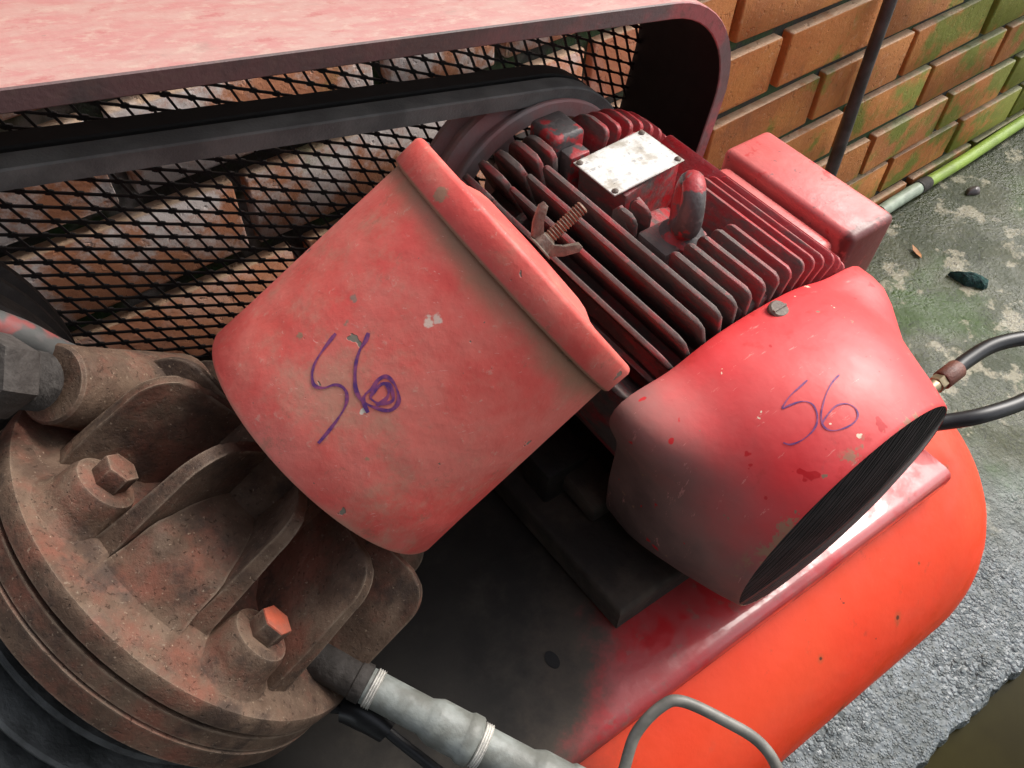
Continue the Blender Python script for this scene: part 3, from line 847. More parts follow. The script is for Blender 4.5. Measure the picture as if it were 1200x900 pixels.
# grille: rings and spokes
g = G()
def gdome(r): return -0.009*(1-(r/0.115)**2)
def strip(pts, w, d):
    V, F = [], []
    n = len(pts)
    for i, p in enumerate(pts):
        t = (pts[min(i+1, n-1)]-pts[max(i-1, 0)]); t.y = 0; t.normalize(); q = Vector((-t.z, 0, t.x))*w/2
        V += [p-q, p+q, p+q+Vector((0, d, 0)), p-q+Vector((0, d, 0))]
    for i in range(n-1):
        for k in range(4): F.append((i*4+k, i*4+(k+1) % 4, (i+1)*4+(k+1) % 4, (i+1)*4+k))
    F += [(0, 1, 2, 3), ((n-1)*4+3, (n-1)*4+2, (n-1)*4+1, (n-1)*4)]
    return V, F
RG = 0.1146
bar_a = R(27); bx, bz = cos(bar_a), sin(bar_a)
for side, ang in ((1, 58), (-1, 6)):                 # slats slant away from the middle bar on both sides
    a = R(ang); dx, dz = cos(a), sin(a); px, pz = -dz, dx
    for k in range(-34, 35):
        o = k*0.0034
        if abs(o) >= RG: continue
        h = math.sqrt(RG*RG-o*o)
        # the part of the chord on this side of the bar
        f = lambda t: side*(-(px*o+dx*t)*bz+(pz*o+dz*t)*bx)
        ts = [t for t in [-h+2*h*i/24 for i in range(25)] if f(t) > 0.003]
        if len(ts) < 2: continue
        pts = []
        for t in ts:
            x, z = px*o+dx*t, pz*o+dz*t
            pts.append(Vector((x, gdome(math.hypot(x, z))+0.0003*sin(k*2.3), z)))
        g.add(*strip(pts, 0.0011, 0.006))
g.add(*strip([Vector((bx*RG*(i/12-1), gdome(RG*abs(i/12-1))-.0006, bz*RG*(i/12-1))) for i in range(25)], 0.010, 0.004))
mplace('fan_grille', g.me('fan_grille', M['grille'], smooth=False), label='dark fan grille of thin slanting slats')
g = G(); g.add(*loft([(0.012, lambda t: .002), (0.012, lambda t: .110), (0.016, lambda t: .110)], 48)); mplace('fan', g.me('fan', M['black']))
# nameplate
NP = Matrix.Translation((0.030, 0.333, 0.1285)) @ Matrix.Rotation(R(1), 4, 'Z') @ Matrix.Rotation(R(-2), 4, 'Y')
g = G(); g.add(*box(-0.043, 0.043, -0.029, 0.029, 0, 0.0014, 0.0005, 1))
npl = mplace('nameplate', g.me('nameplate', M['plate_al']), NP, label='metal nameplate with painted white glare')
for x in (-.0385, .0385):
    for y in (-.0245, .0245):
        g = G(); g.add(*lathe([(0.0032, 0.0012), (0.0032, 0.0022), (0.0018, 0.0034), (0.0004, 0.0037)], 12)); mplace('rivet', g.me('rivet', M['steel']), Matrix.Translation((x, y, 0)), parent=npl)
# eyebolt
g = G()
loop = []
for i in range(41):
    a = 2*pi*i/40
    loop.append(Vector((0.0, 0.0155*cos(a), 0.030+0.0185*sin(a))))
V, F = [], []
nn = 14
for i in range(40):
    c = loop[i]; rad = (c-Vector((0, 0, 0.030))).normalized(); t = 0.0078+0.0018*(1-sin(2*pi*i/40))*.5
    for k in range(nn):
        w = 2*pi*k/nn
        V.append(c+rad*cos(w)*t+Vector((1, 0, 0))*sin(w)*t*1.1)
for i in range(40):
    for k in range(nn): F.append((i*nn+k, i*nn+(k+1) % nn, ((i+1) % 40)*nn+(k+1) % nn, ((i+1) % 40)*nn+k))
g.add(V, F)
g.add(*lathe([(0.019, -0.004), (0.019, 0.002), (0.015, 0.006), (0.010, 0.010), (0.009, 0.014)], 24))
mplace('eyebolt', g.me('eyebolt', M['eye']), Matrix.Translation((0.010, 0.240, 0.118)) @ Matrix.Rotation(R(-40), 4, 'Z') @ Matrix.Scale(1.12, 4), label='chipped grey and red lifting eyebolt')
# marker number on the shroud
Q5 = [(-.0302, .0651, .1261), (-.0393, .0645, .1242), (-.048, .064, .1218), (-.0554, .0621, .119), (-.0582, .0606, .1177), (-.0527, .0589, .1195), (-.0447, .0554, .1215), (-.041, .0498, .1218), (-.0426, .043, .1202), (-.0479, .0372, .1173), (-.0551, .0351, .1139), (-.0634, .0359, .1101), (-.0697, .0389, .1074), (-.0722, .0429, .1069)]
Q6 = [(-.0078, .0545, .1273), (-.0171, .0529, .1265), (-.0273, .0491, .1247), (-.0354, .0444, .1224), (-.042, .0393, .1198), (-.0454, .0329, .1172), (-.0429, .027, .1167), (-.0352, .0231, .1183), (-.0274, .0218, .1199), (-.0212, .0236, .1214), (-.0185, .0288, .1228), (-.0212, .0347, .1236), (-.0282, .0381, .123), (-.0375, .0372, .1207), (-.0452, .0349, .1178)]
def ribbon(pts3, nrm3, w):
    V, F = [], []
    for i, p in enumerate(pts3):
        t = (pts3[min(i+1, len(pts3)-1)]-pts3[max(i-1, 0)]).normalized()
        s = t.cross(nrm3[i]).normalized()*w/2*(0.85+0.35*sin(i*.37)*sin(i*.11+1))
        V += [p-s, p+s]
    for i in range(len(pts3)-1): F.append((2*i, 2*i+1, 2*i+3, 2*i+2))
    return V, F
g = G()
for Q in (Q5, Q6):
    P3, N3 = [], []
    for p in smooth_path(Q, 6):                      # lay the ink on the sheet metal
        d = Vector((p.x, 0, p.z)).normalized()
        hit, nrm, _, _ = shroud_bvh.ray_cast(Vector((0, p.y, 0))+d*0.3, -d)
        P3.append(hit+nrm*.0005); N3.append(nrm)
    g.add(*ribbon(P3, N3, .0013))
mplace('marker_number', g.me('marker_number', M['ink']), parent=shroud, label='thin purple handwritten number 56')
# cast lug behind the nameplate
g = G(); g.add(*box(-0.018, 0.020, 0.383, 0.424, 0.08, 0.140, 0.006, 3)); g.add(*box(-0.011, 0.013, 0.366, 0.384, 0.08, 0.128, 0.003))
mplace('lifting_lug', g.me('lifting_lug', M['eye']))
# lower lug near the eyebolt
for x in (-0.024, -0.004):
    g = G(); g.add(*prism([(0.266, 0.09), (0.292, 0.09), (0.290, 0.128), (0.284, 0.136), (0.276, 0.134), (0.272, 0.124), (0.266, 0.120)], x-.0022, x+.0022, .0008, 'yzx')); mplace('fin', g.me('fin', M['fin']))
# terminal box
tb = G()
tb.add(*box(0.10, 0.226, 0.205, 0.365, -0.085, 0.030, 0.010, 3))
tbo = mplace('terminal_box', tb.me('terminal_box', M['box']), label='faded red terminal box on the motor side')
WO[tbo] = Vector((0, 0, 0))
g = G(); g.add(*box(0.228, 0.300, 0.192, 0.376, -0.098, 0.042, 0.008, 3))
mplace('box_cover', g.me('box_cover', M['box']), parent=tbo)
# motor feet
for x in (-0.13, 0.13):
    for y in (0.21, 0.31):
        g = G(); g.add(*box(x-0.026, x+0.026, y-.02, y+.02, -0.108, -0.06, 0.004)); mplace('motor_foot', g.me('motor_foot', M['iron']))

# --- motor pulley
PC = Vector((0.447, 0.0, 0.738))
PR = 0.119
Tp = Matrix(((1, 0, 0, PC.x), (0, 0, 1, 0), (0, -1, 0, PC.z), (0, 0, 0, 1)))
prof = [(PR-.017, .574), (PR-.002, .574), (PR, .576), (PR, .579), (PR-.010, .586), (PR-.010, .594), (PR, .602), (PR, .608), (PR-.010, .615), (PR-.010, .623), (PR, .630), (PR, .635), (PR-.02, .635), (PR-.02, .622), (PR-.017, .62), (PR-.017, .574)]
g = G(); g.add(*lathe(prof, 72, False, False), T=Tp)
g.add(*lathe([(0.03, .56), (0.03, .63)], 28), T=Tp)
for k in range(4):
    a = R(20+90*k)
    g.add(*box(0.02, PR-.015, .596, .612, -.012, .012, .003), T=Matrix.Translation((PC.x, 0, PC.z)) @ Matrix.Rotation(-a, 4, 'Y'))
pul = g.obj('motor_pulley', M['pulley'], AC, label='grimy red grey spoked motor pulley')

# --- flywheel of the pump
FC = Vector((-0.262, 0, 0.752)); FR = 0.236
prof = [(FR-.02, .560), (FR-.002, .560), (FR, .562), (FR, .579), (FR-.010, .586), (FR-.010, .594), (FR, .602), (FR, .608), (FR-.010, .615), (FR-.010, .623), (FR, .630), (FR, .640), (FR-.02, .640), (FR-.02, .560)]
Tf = Matrix(((1, 0, 0, FC.x), (0, 0, 1, 0), (0, -1, 0, FC.z), (0, 0, 0, 1)))
g = G(); g.add(*lathe(prof, 96, False, False), T=Tf); g.add(*lathe([(0.05, .54), (0.05, .63)], 28), T=Tf)
for k in range(5):
    g.add(*box(0.03, FR-.018, .59, .61, -.02, .02, .004), T=Matrix.Translation((FC.x, 0, FC.z)) @ Matrix.Rotation(R(15+72*k), 4, 'Y'))
g.obj('flywheel', M['iron'], AC, label='dark spoked pump flywheel')

# --- belts: outer wrap of two circles
def belt(y0, y1, mat, lab):
    r1, r2 = FR-.001, PR+.001
    d = PC-FC; L = d.length; ang = math.atan2(d.z, d.x)
    b = math.acos((r1-r2)/L)
    def arc(c, r, a0, a1, n): return [(c.x+r*cos(a0+(a1-a0)*i/n), c.z+r*sin(a0+(a1-a0)*i/n)) for i in range(n+1)]
    path = arc(PC, r2, ang-b, ang+b, 28)+arc(FC, r1, ang+b, ang+2*pi-b, 44)
    V, F = [], []
    n = len(path)
    for i, (x, z) in enumerate(path):
        x0, z0 = path[i-1]; x1, z1 = path[(i+1) % n]
        tx, tz = x1-x0, z1-z0; l = math.hypot(tx, tz); nx_, nz_ = tz/l, -tx/l
        for yy, o in ((y0, .009), (y0+.0015, .0105), (y1-.0015, .0105), (y1, .009), (y1-.004, -.008), (y0+.004, -.008)):
            V.append(Vector((x+nx_*o, yy, z+nz_*o)))
    for i in range(n):
        for q in range(6): F.append((i*6+q, i*6+(q+1) % 6, ((i+1) % n)*6+(q+1) % 6, ((i+1) % n)*6+q))
    g = G(); g.add(V, F)
    return g.obj('drive_belt', mat, AC, label=lab)
belt(0.579, 0.602, M['belt'], 'front drive belt with a dusty grey back')
belt(0.608, 0.631, M['beltd'], 'rear black drive belt')

# --- belt guard
GA = R(-8.8)
gu = Vector((cos(GA), 0, sin(GA))); gw = Vector((-sin(GA), 0, cos(GA)))
G0 = Vector((0.27, 0, 0.998))                        # a point of the top edge
GE = 0.405                                           # distance to the right end along gu
GH, GRD = 0.44, 0.115
def gp(u, w, y): return G0+gu*u+gw*w+Vector((0, y, 0))
def rrect(u0, u1, w0, w1, r, n=12):
    P = []
    for cx, cy, a0 in ((u1-r, w1-r, 0), (u0+r, w1-r, 90), (u0+r, w0+r, 180), (u1-r, w0+r, 270)):
        for i in range(n+1):
            a = R(a0+90*i/n); P.append((cx+r*cos(a), cy+r*sin(a), cos(a), sin(a)))
    return P
path = rrect(-1.05, GE, -GH, 0, GRD)
YF, YB = 0.520, 0.662
sect = [(0, YB, 0), (0, YF+.0015, 0), (-.001, YF, 1), (-.0145, YF, 1), (-.0155, YF+.001, 1), (-.0155, YF+.003, 2), (-.003, YF+.003, 2), (-.003, YB, 2)]
V, F, FMt = [], [], []
ns = len(sect)
for u, w, nu, nw in path:
    for o, y, _ in sect: V.append(gp(u+nu*o, w+nw*o, y))
for i in range(len(path)):
    j = (i+1) % len(path)
    for q in range(ns):
        F.append((i*ns+q, i*ns+(q+1) % ns, j*ns+(q+1) % ns, j*ns+q)); FMt.append(sect[(q+1) % ns][2] if q not in (6, 7) else 2)
FMt = []
for i in range(len(path)):
    FMt += [0, 1, 1, 1, 2, 2, 2, 2]
g = G(); g.V = V; g.F = F; g.M = FMt
guard = g.obj('belt_guard', [M['gtop'], M['glip'], M['black']], AC, label='open red belt guard with chalky pink top')
# expanded metal at its back
g = G()
poly = rrect(-1.05+.004, GE-.004, -GH+.004, -.004, GRD-.004, 8)
pp = [gp(u, w, 0) for u, w, _, _ in poly]
pp = [(p.x, p.z) for p in pp]
def clip(o, d):
    t0, t1 = -9, 9
    n = len(pp)
    for i in range(n):
        a, b = pp[i], pp[(i+1) % n]
        ex, ez = b[0]-a[0], b[1]-a[1]
        nx_, nz_ = -ez, ex                            # inward for a ccw polygon
        den = d[0]*nx_+d[1]*nz_; num = (o[0]-a[0])*nx_+(o[1]-a[1])*nz_
        if abs(den) < 1e-12:
            if num < 0: return None
            continue
        t = -num/den
        if den > 0: t0 = max(t0, t)
        else: t1 = min(t1, t)
    return (t0, t1) if t1 > t0+.003 else None
v1, v2 = (0.0197, -0.0093), (0.0066, -0.0181)
o0 = (0.0046+.5*(v1[0]-v2[0])*0+.5*v1[0]+.5*v2[0], 0.8735+.5*v1[1]+.5*v2[1])
YM = 0.656
def bar(p, q, w, y0, y1):
    dx, dz = q[0]-p[0], q[1]-p[1]; l = math.hypot(dx, dz); nx_, nz_ = -dz/l*w/2, dx/l*w/2
    V = []
    for y in (y0, y1):
        for a, s in ((p, 1), (q, 1), (q, -1), (p, -1)): V.append(Vector((a[0]+s*nx_, y, a[1]+s*nz_)))
    return V, [(0, 1, 2, 3), (7, 6, 5, 4), (0, 4, 5, 1), (1, 5, 6, 2), (2, 6, 7, 3), (3, 7, 4, 0)]
for va, vb, y0, y1 in ((v1, v2, YM, YM+.002), (v2, v1, YM+.0005, YM+.0025)):
    l = math.hypot(*va); d = (va[0]/l, va[1]/l)
    for k in range(-110, 110):
        o = (o0[0]+vb[0]*k, o0[1]+vb[1]*k)
        c = clip(o, d)
        if c: g.add(*bar((o[0]+d[0]*c[0], o[1]+d[1]*c[0]), (o[0]+d[0]*c[1], o[1]+d[1]*c[1]), 0.0022, y0, y1))
# the bonds where strands meet
for i in range(-90, 90):
    for k in range(-90, 90):
        x, z = o0[0]+v1[0]*i+v2[0]*k, o0[1]+v1[1]*i+v2[1]*k
        if not (-0.35 < x < 0.68 and 0.5 < z < 1.1): continue
        ok = all((b[0]-a[0])*(z-a[1])-(b[1]-a[1])*(x-a[0]) > 0.0015*math.hypot(b[0]-a[0], b[1]-a[1]) for a, b in zip(pp, pp[1:]+pp[:1]))
        if not ok: continue
        V, F = [], []
        pts6 = [(x+dx*rnd.uniform(.85, 1.15), z+dz*rnd.uniform(.85, 1.15)) for dx, dz in ((.0042, 0), (.0014, .0019), (-.0014, .0019), (-.0042, 0), (-.0014, -.0019), (.0014, -.0019))]
        for y in (YM-.0003, YM+.0028): V += [Vector((a, y, b)) for a, b in pts6]
        F = [tuple(range(6)), tuple(range(11, 5, -1))]+[(q, (q+1) % 6, (q+1) % 6+6, q+6) for q in range(6)]
        g.add(V, F)
g.obj('mesh_panel', M['mesh'], guard, smooth=False, label='black expanded metal mesh')

# --- pump: head, flange, finned cylinder, crankcase
HN = Vector((0.84155, -0.0545, 0.53743)).normalized()
E1 = Vector((-0.045935, -0.998514, -0.029335)); E2 = Vector((-0.538229, 0, 0.842798))
HC = Vector((0.0008, 0.3763, 0.7425))
HF = Matrix(((E1.x, E2.x, HN.x, HC.x), (E1.y, E2.y, HN.y, HC.y), (E1.z, E2.z, HN.z, HC.z), (0, 0, 0, 1)))
HRAD = 0.158
g = G()
g.add(*lathe([(HRAD-.004, -0.019), (HRAD, -0.016), (HRAD+.0005, -0.006), (HRAD-.001, -0.002), (HRAD-.005, 0.0), (0.134, 0.001), (0.127, 0.0035), (0.115, 0.009), (0.095, 0.014), (0.075, 0.019), (0.064, 0.027), (0.058, 0.045), (0.055, 0.09), (0.053, 0.118)], 96))
head = g.obj('pump_head', M['rust'], AC, HF, label='rusty brown cast pump head')
WO[head] = HF.translation.copy()
def hplace(name, me, loc=Matrix.Identity(4), label=None, parent=None):
    o = bpy.data.objects.new(name, me); col.objects.link(o)
    o.parent = parent or head; o.matrix_basis = loc
    if label: o['label'] = label
    return o
g = G(); g.add(*lathe([(HRAD-.001, -0.034), (HRAD-.001, -0.0205)], 96)); hplace('gasket_plate', g.me('gasket_plate', M['rust']))
g = G(); g.add(*lathe([(HRAD-.006, -0.056), (HRAD-.0015, -0.054), (HRAD-.0005, -0.037), (HRAD-.003, -0.0352)], 96)); hplace('head_flange', g.me('head_flange', M['rust']))
# radial ribs, low at the rim and tall beside the filter
def rib_mesh(rout, h, t, rc, lean, rin=0.03):
    P = [(rin, -0.001), (rout, -0.001), (rout-.0012, .005), (rout-.001-lean*.35, 0.035), (rout-.001-lean, h-rc*1.15)]
    for i in range(1, 11):
        a = pi/2*i/10; P.append((rout-.001-lean-rc+rc*cos(a), h-rc*1.15+rc*1.15*sin(a)))
    P.append((0.085, h-.002)) if rout-lean-rc > 0.09 else None
    P += [(rin, h)]
    V, F = prism(P, -t/2, t/2, 0.0022, 'xzy', 3)
    for v in V:                                    # casting draft
        f = 1.35-0.55*max(0, min(1, v.z/h))
        if v.z < 0.012: f += 0.5*(1-max(0, v.z)/0.012)**2
        v.y *= f
    return mesh('rib', V, F, M['rust'], ang=50)
for i, (a, ro, h, rc, lean) in enumerate([(-60, .150, .100, .024, .004), (-26, .153, .103, .026, .005), (1.5, .137, .104, .025, .009), (34, .118, .101, .022, .014), (72, .121, .102, .028, .002), (109, .128, .098, .030, .003), (142, .132, .088, .034, .006), (174, .14, .083, .034, .008), (206, .14, .085, .03, .01), (238, .14, .09, .03, .01), (270, .142, .09, .03, .008)]):
    hplace('rib', rib_mesh(ro, h, 0.0105, rc, lean), Matrix.Rotation(R(a), 4, 'Z'))
# raised valve pocket between two ribs
def pocket(a0, a1, prof):
    V, F = [], []; n = 10; m = len(prof)
    for i in range(n+1):
        a = R(a0+(a1-a0)*i/n)
        for r, h in prof: V.append(Vector((r*cos(a), r*sin(a), h)))
    for i in range(n):
        for q in range(m-1): F.append((i*m+q, i*m+q+1, (i+1)*m+q+1, (i+1)*m+q))
    F.append(tuple(range(m))); F.append(tuple(range(n*m, (n+1)*m))[::-1])
    return V, F
g = G(); g.add(*pocket(38, 68, [(0.128, 0.0), (0.124, 0.006), (0.117, 0.018), (0.113, 0.034), (0.109, 0.0395), (0.100, 0.043), (0.090, 0.050), (0.078, 0.056), (0.066, 0.060), (0.05, 0.062)]))
hplace('valve_pocket', g.me('valve_pocket', M['rust'], ang=70))
# bolt bosses with hex bolts
for i, a in enumerate((-46, 17.5, 88, 158, 222, 285)):
    q = Matrix.Rotation(R(a), 4, 'Z') @ Matrix.Translation((0.119, 0, 0))
    g = G(); V, F = lathe([(0.032, -0.001), (0.0265, 0.004), (0.0240, 0.012), (0.0225, 0.024), (0.0205, 0.0285), (0.015, 0.030)], 28)
    g.add(V, F)
    bo = hplace('bolt_boss', g.me('bolt_boss', M['rust']), q)
    g = G(); g.add(*hexa(0.0122, 0.0298, 0.0440, 0.0012), m=0)
    for k, f in enumerate(g.F):
        c = sum((g.V[v] for v in f), Vector())/len(f)
        if c.z > 0.0432: g.M[k] = 1
    hplace('bolt', g.me('bolt', [M['rust'], M['bolt_or'] if a == 17.5 else M['rust']], ang=25), Matrix.Rotation(R(15+40*i), 4, 'Z'), parent=bo, label='bolt with an orange painted top' if a == 17.5 else None)
# side port boss with the big fitting
PB = Matrix.Translation((-0.090, 0.074, 0.034)) @ frame((0, 0, 0), (0.254, 0.967, 0.0))
g = G(); g.add(*lathe([(0.040, -0.05), (0.034, 0.0), (0.0285, 0.045), (0.027, 0.068), (0.025, 0.070), (0.014, 0.0702)], 36)); hplace('port_boss', g.me('port_boss', M['rust']), PB)
g = G()
prof = [(0.0170, 0.088)]
for i in range(7): prof += [(0.0195, 0.0915+i*.0028), (0.0178, 0.0929+i*.0028)]
g.add(*lathe(prof, 28)); g.add(*hexa(0.0265, 0.1115, 0.138, 0.0025)); g.add(*lathe([(0.017, .136), (0.017, .20)], 20))
hplace('port_fitting', g.me('port_fitting', M['nut'], ang=30), PB @ Matrix.Translation((0, 0, -0.012)) @ Matrix.Rotation(R(8), 4, 'Z'), label='weathered grey hex fitting with coarse thread')
# cylinder with cooling fins
g = G(); g.add(*lathe([(0.095, -0.30), (0.095, -0.05)], 48))
cyl = g.obj('cylinder', M['cast'], AC, HF, label='dark finned cylinder under the head')
WO[cyl] = HF.translation.copy()
V, F = lathe([(0.09, -0.0035), (0.1335, -0.0025), (0.135, 0), (0.1335, 0.0025), (0.09, 0.0035)], 72, False, False)
fm_ = mesh('cooling_fin', V, F, M['cast'])
for i in range(6):
    o = bpy.data.objects.new('cooling_fin', fm_); col.objects.link(o); o.parent = cyl; o.matrix_basis = Matrix.Translation((0, 0, -0.082-0.030*i))
# crankcase under the cylinder
cc = HC-HN*0.27
g = G(); g.add(*lathe([(0.02, -.17), (0.10, -.168), (0.125, -.14), (0.13, 0), (0.125, .10), (0.06, .12), (0.04, .2)], 40), T=frame((cc.x, cc.y, cc.z), (0, 1, 0)))
g.add(*box(cc.x-.13, cc.x+.13, .24, .44, .5815, cc.z, .01))
g.obj('crankcase', M['iron'], AC)

# --- intake filter canister
FB_ = Vector((0.0965, 0.3590, 0.8072))
FF = Matrix(((E1.x, E2.x, HN.x, FB_.x), (E1.y, E2.y, HN.y, FB_.y), (E1.z, E2.z, HN.z, FB_.z), (0, 0, 0, 1)))
FR0, FR1, FL = 0.1080, 0.1045, 0.1805
def frad(s): return FR0+(FR1-FR0)*min(1, s/FL)
g = G()
g.add(*lathe([(0.03, 0.008), (FR0-.004, 0.006), (FR0-.0012, 0.0068), (FR0, 0.0095), (FR0-.0010, 0.04), (frad(.08), .08), (frad(.12), .12), (frad(.15), .15), (FR1, FL), (FR1-.002, FL+.01)], 128))
fil = g.obj('air_filter', M['filter'], AC, FF, label='large dusty red air filter canister marked 56')
WO[fil] = FF.translation.copy()
def fplace(name, me, loc=Matrix.Identity(4), label=None, parent=None):
    o = bpy.data.objects.new(name, me); col.objects.link(o); o.parent = parent or fil; o.matrix_basis = loc
    if label: o['label'] = label
    return o
CR = FR1+.0042
V, F = lathe([(FR1+.0003, FL-.0005), (CR-.0015, FL-.001), (CR, FL+.0005), (CR+.0003, FL+.0185), (CR-.0006, FL+.0205), (CR-.002, FL+.0218), (CR-.0045, FL+.0225), (0.070, FL+.0225), (0.064, FL+.0232), (0.055, FL+.0268), (0.047, FL+.028), (0.001, FL+.029)], 128)
g = G(); g.add(V, F); fplace('filter_cap', g.me('filter_cap', M['filter'], ang=50))
# wing nut on its stud
WT = Matrix.Translation((0.006, 0.006, FL+.031))
g = G(); g.add(*lathe([(0.013, 0), (0.013, 0.001), (0.0095, 0.002), (0.008, 0.010), (0.0055, 0.012)], 20))
for s in (0, 180):
    w = [(0.004, 0.001), (0.012, 0.002), (0.020, 0.010), (0.027, 0.022), (0.026, 0.027), (0.021, 0.027), (0.015, 0.016), (0.009, 0.011), (0.004, 0.010)]
    g.add(*prism(w, -.0024, .0024, .0009, 'xzy'), T=Matrix.Rotation(R(s), 4, 'Z'))
fplace('wing_nut', g.me('wing_nut', M['steel']), WT @ Matrix.Rotation(R(118), 4, 'Z') @ Matrix.Scale(.86, 4))
prof = [(0.0048, 0.004)]
for i in range(15): prof += [(0.0050, 0.008+i*.0023), (0.0038, 0.0092+i*.0023)]
g = G(); g.add(*lathe(prof, 16)); fplace('threaded_stud', g.me('threaded_stud', M['thread'], ang=60), WT)
# marker number 5 6 written round the canister: (degrees round, metres along)
S5 = [(77.3, .0872), (76.7, .0804), (75.6, .0713), (74.2, .0646), (71.9, .0596), (69.1, .0574), (66.5, .0608), (64.8, .0671), (62.4, .0698), (59.8, .0687), (57.6, .0637), (56.2, .0552), (55.2, .0443), (54.7, .0358)]
S6 = [(69.8, .1029), (68.5, .0986), (67.6, .0926), (65.4, .0858), (62.3, .0796), (58.6, .0744), (54.6, .0732), (50.4, .0761), (47.1, .0805), (46.6, .0862), (48.3, .0908), (52.2, .0941), (55.6, .0936), (56.5, .0885), (55.8, .0828), (55.9, .077), (54.6, .0732), (51.1, .0706)]
S6b = [(51.0, .0772), (50.4, .0834), (51.3, .088), (54.1, .0902), (54.9, .0871), (54.8, .0825), (53.9, .0779), (50.6, .0795), (48.6, .086), (50.2, .0893), (53.4, .0918), (55.2, .0880)]
def ribbon(pts3, nrm3, w):
    V, F = [], []
    for i, p in enumerate(pts3):
        t = (pts3[min(i+1, len(pts3)-1)]-pts3[max(i-1, 0)]).normalized()
        s = t.cross(nrm3[i]).normalized()*w/2*(0.85+0.35*sin(i*.37)*sin(i*.11+1))
        V += [p-s, p+s]
    for i in range(len(pts3)-1): F.append((2*i, 2*i+1, 2*i+3, 2*i+2))
    return V, F
g = G()
for S, w in ((S5, .0021), (S6, .0025), (S6b, .0022)):
    P2 = smooth_path([(a, s, 0) for a, s in S], 6)
    P3, N3 = [], []
    for p in P2:
        a = R(p.x); nrm = Vector((cos(a), sin(a), 0)); N3.append(nrm); P3.append(nrm*(frad(p.y)+.0004)+Vector((0, 0, p.y)))
    g.add(*ribbon(P3, N3, w))
fplace('marker_number', g.me('marker_number', M['ink']), label='purple handwritten number 56')

# --- pipes and hoses
pts = smooth_path([(-0.16, 0.47, 1.02), (-0.105, 0.47, 0.985), (-0.0533, 0.47, 0.9189), (-0.035, 0.47, 0.8862), (-0.0187, 0.47, 0.8538), (0.0, 0.47, 0.80), (0.01, 0.46, 0.74)], 8)
g = G(); g.add(*tube(pts, 0.0110, 18)); g.obj('cooling_pipe', M['pipe'], AC, label='grey pipe with flaking pink paint')

# discharge pipe with couplings
DA, DB = Vector((0.0480, 0.2278, 0.6952)), Vector((0.1253, 0.1081, 0.6588))
dd = (DB-DA); dl = dd.length; DF = frame(DA, dd)
g = G(); g.add(*lathe([(0.0135, 0.0), (0.0135, 0.048), (0.0143, 0.050), (0.0168, 0.056), (0.0170, 0.058), (0.0170, 0.078), (0.0174, 0.079), (0.0186, 0.081), (0.0186, 0.088), (0.0176, 0.0895), (0.0145, 0.090)], 32))
g.add(*lathe([(0.0150, 0.088), (0.0150, 0.131), (0.0158, 0.133), (0.0184, 0.139), (0.0186, 0.141), (0.0186, 0.161), (0.0191, 0.162), (0.0203, 0.164), (0.0203, 0.171), (0.0192, 0.1725), (0.016, 0.173)], 32))
bend = [Vector((0, 0, 0.178)), Vector((0, 0, 0.20)), Vector((.003, 0.004, 0.222)), Vector((.012, 0.012, 0.245)), Vector((.03, 0.02, 0.262)), Vector((.06, 0.03, 0.27))]
g.add(*tube(smooth_path(bend, 5), 0.0178, 24))
dp = g.obj('discharge_pipe', M['galv'], AC, DF, label='grey galvanised discharge pipe with couplings')
WO[dp] = DF.translation.copy()
for z, r in ((0.006, .0139), (0.094, .0156), (0.177, .0182)):
    g = G(); prof = []
    for i in range(4): prof += [(r, z-.0035+i*.0018), (r+.0012, z-.0026+i*.0018)]
    g.add(*lathe(prof, 28))
    o = bpy.data.objects.new('thread_seal', g.me('thread_seal', M['tape'])); col.objects.link(o); o.parent = dp
g = G(); g.add(*lathe([(0.0120, -.055), (0.0140, -.050), (0.0140, -.010), (0.0150, -.009), (0.0150, -.001), (0.0130, 0.0)], 28))
o = bpy.data.objects.new('coupling', g.me('coupling', M['nut'])); col.objects.link(o); o.parent = dp

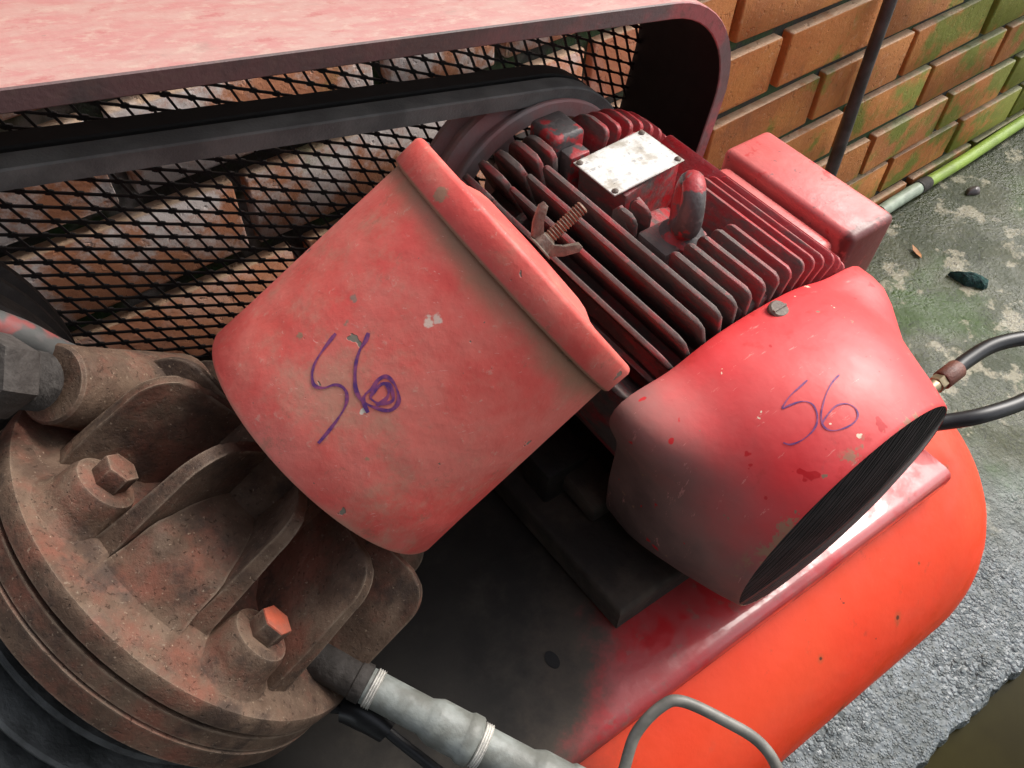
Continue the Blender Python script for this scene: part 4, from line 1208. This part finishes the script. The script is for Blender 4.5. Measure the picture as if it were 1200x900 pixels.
# black cable with plug below the pipe
pts = smooth_path([(0.0, 0.255, 0.665), (0.0263, 0.2353, 0.6634), (0.040, 0.221, 0.6606), (0.0525, 0.193, 0.6481), (0.0668, 0.162, 0.6344), (0.085, 0.13, 0.61)], 8)
g = G(); g.add(*tube(pts, 0.0045, 10)); cb = g.obj('power_cable', M['cable'], AC)
g = G(); g.add(*tube(pts[8:22], [0.010+.003*sin(pi*i/13) for i in range(14)], 14)); g.obj('cable_gland', M['rubber'], cb)

# thin grey tube arching over the tank
pts = smooth_path([(0.155, 0.070, 0.655), (0.1751, 0.0802, 0.6594), (0.1947, 0.0929, 0.6776), (0.2186, 0.0951, 0.6909), (0.2330, 0.0886, 0.6937), (0.2526, 0.0616, 0.6854), (0.2665, 0.0373, 0.676), (0.2685, 0.0155, 0.6624), (0.262, -0.005, 0.63), (0.25, -0.01, 0.58), (0.22, 0.01, 0.50)], 8)
g = G(); g.add(*tube(pts, 0.0043, 14)); g.obj('unloader_tube', M['tube'], AC, label='thin grey tube arching over the tank')

# black air hose looping out to the right
k = (1.3-0.61)/0.95
def hz(x, y, z=0.61): return (x*k, y*k, z)
pts = smooth_path([hz(1.052, .2770), hz(1.09, .279, .613), hz(1.1494, .2738, .618), hz(1.2078, .2509, .62), hz(1.235, .222, .62), hz(1.225, .195, .617), hz(1.17, .178, .614), hz(1.1006, .1807), hz(1.0211, .2001), hz(0.9787, .2263, .60), hz(.93, .26, .59)], 8)
hz_o = empty('air_hose', hz(1.04, .25), 'looped black rubber air hose with brown crimped end beside the motor shroud', 'hose')
g = G(); g.add(*tube(pts, 0.0088, 16)); g.obj('hose_body', M['rubber'], hz_o)
a, b = Vector(hz(1.028, .2765)), Vector(hz(1.070, .2778, .611))
g = G(); g.add(*tube([a, a+(b-a)*.05, b-(b-a)*.05, b], [0.0102, .0114, .0114, .0102], 18)); g.obj('crimp_sleeve', M['crimp'], hz_o)
c = a-(b-a)*0.35
g = G(); g.add(*hexa(0.0102, 0, (a-c).length, .001), T=frame(c, a-c)); g.add(*tube([c-(b-a)*.6, c], 0.008, 14)); g.obj('hose_nut', M['brass'], hz_o)
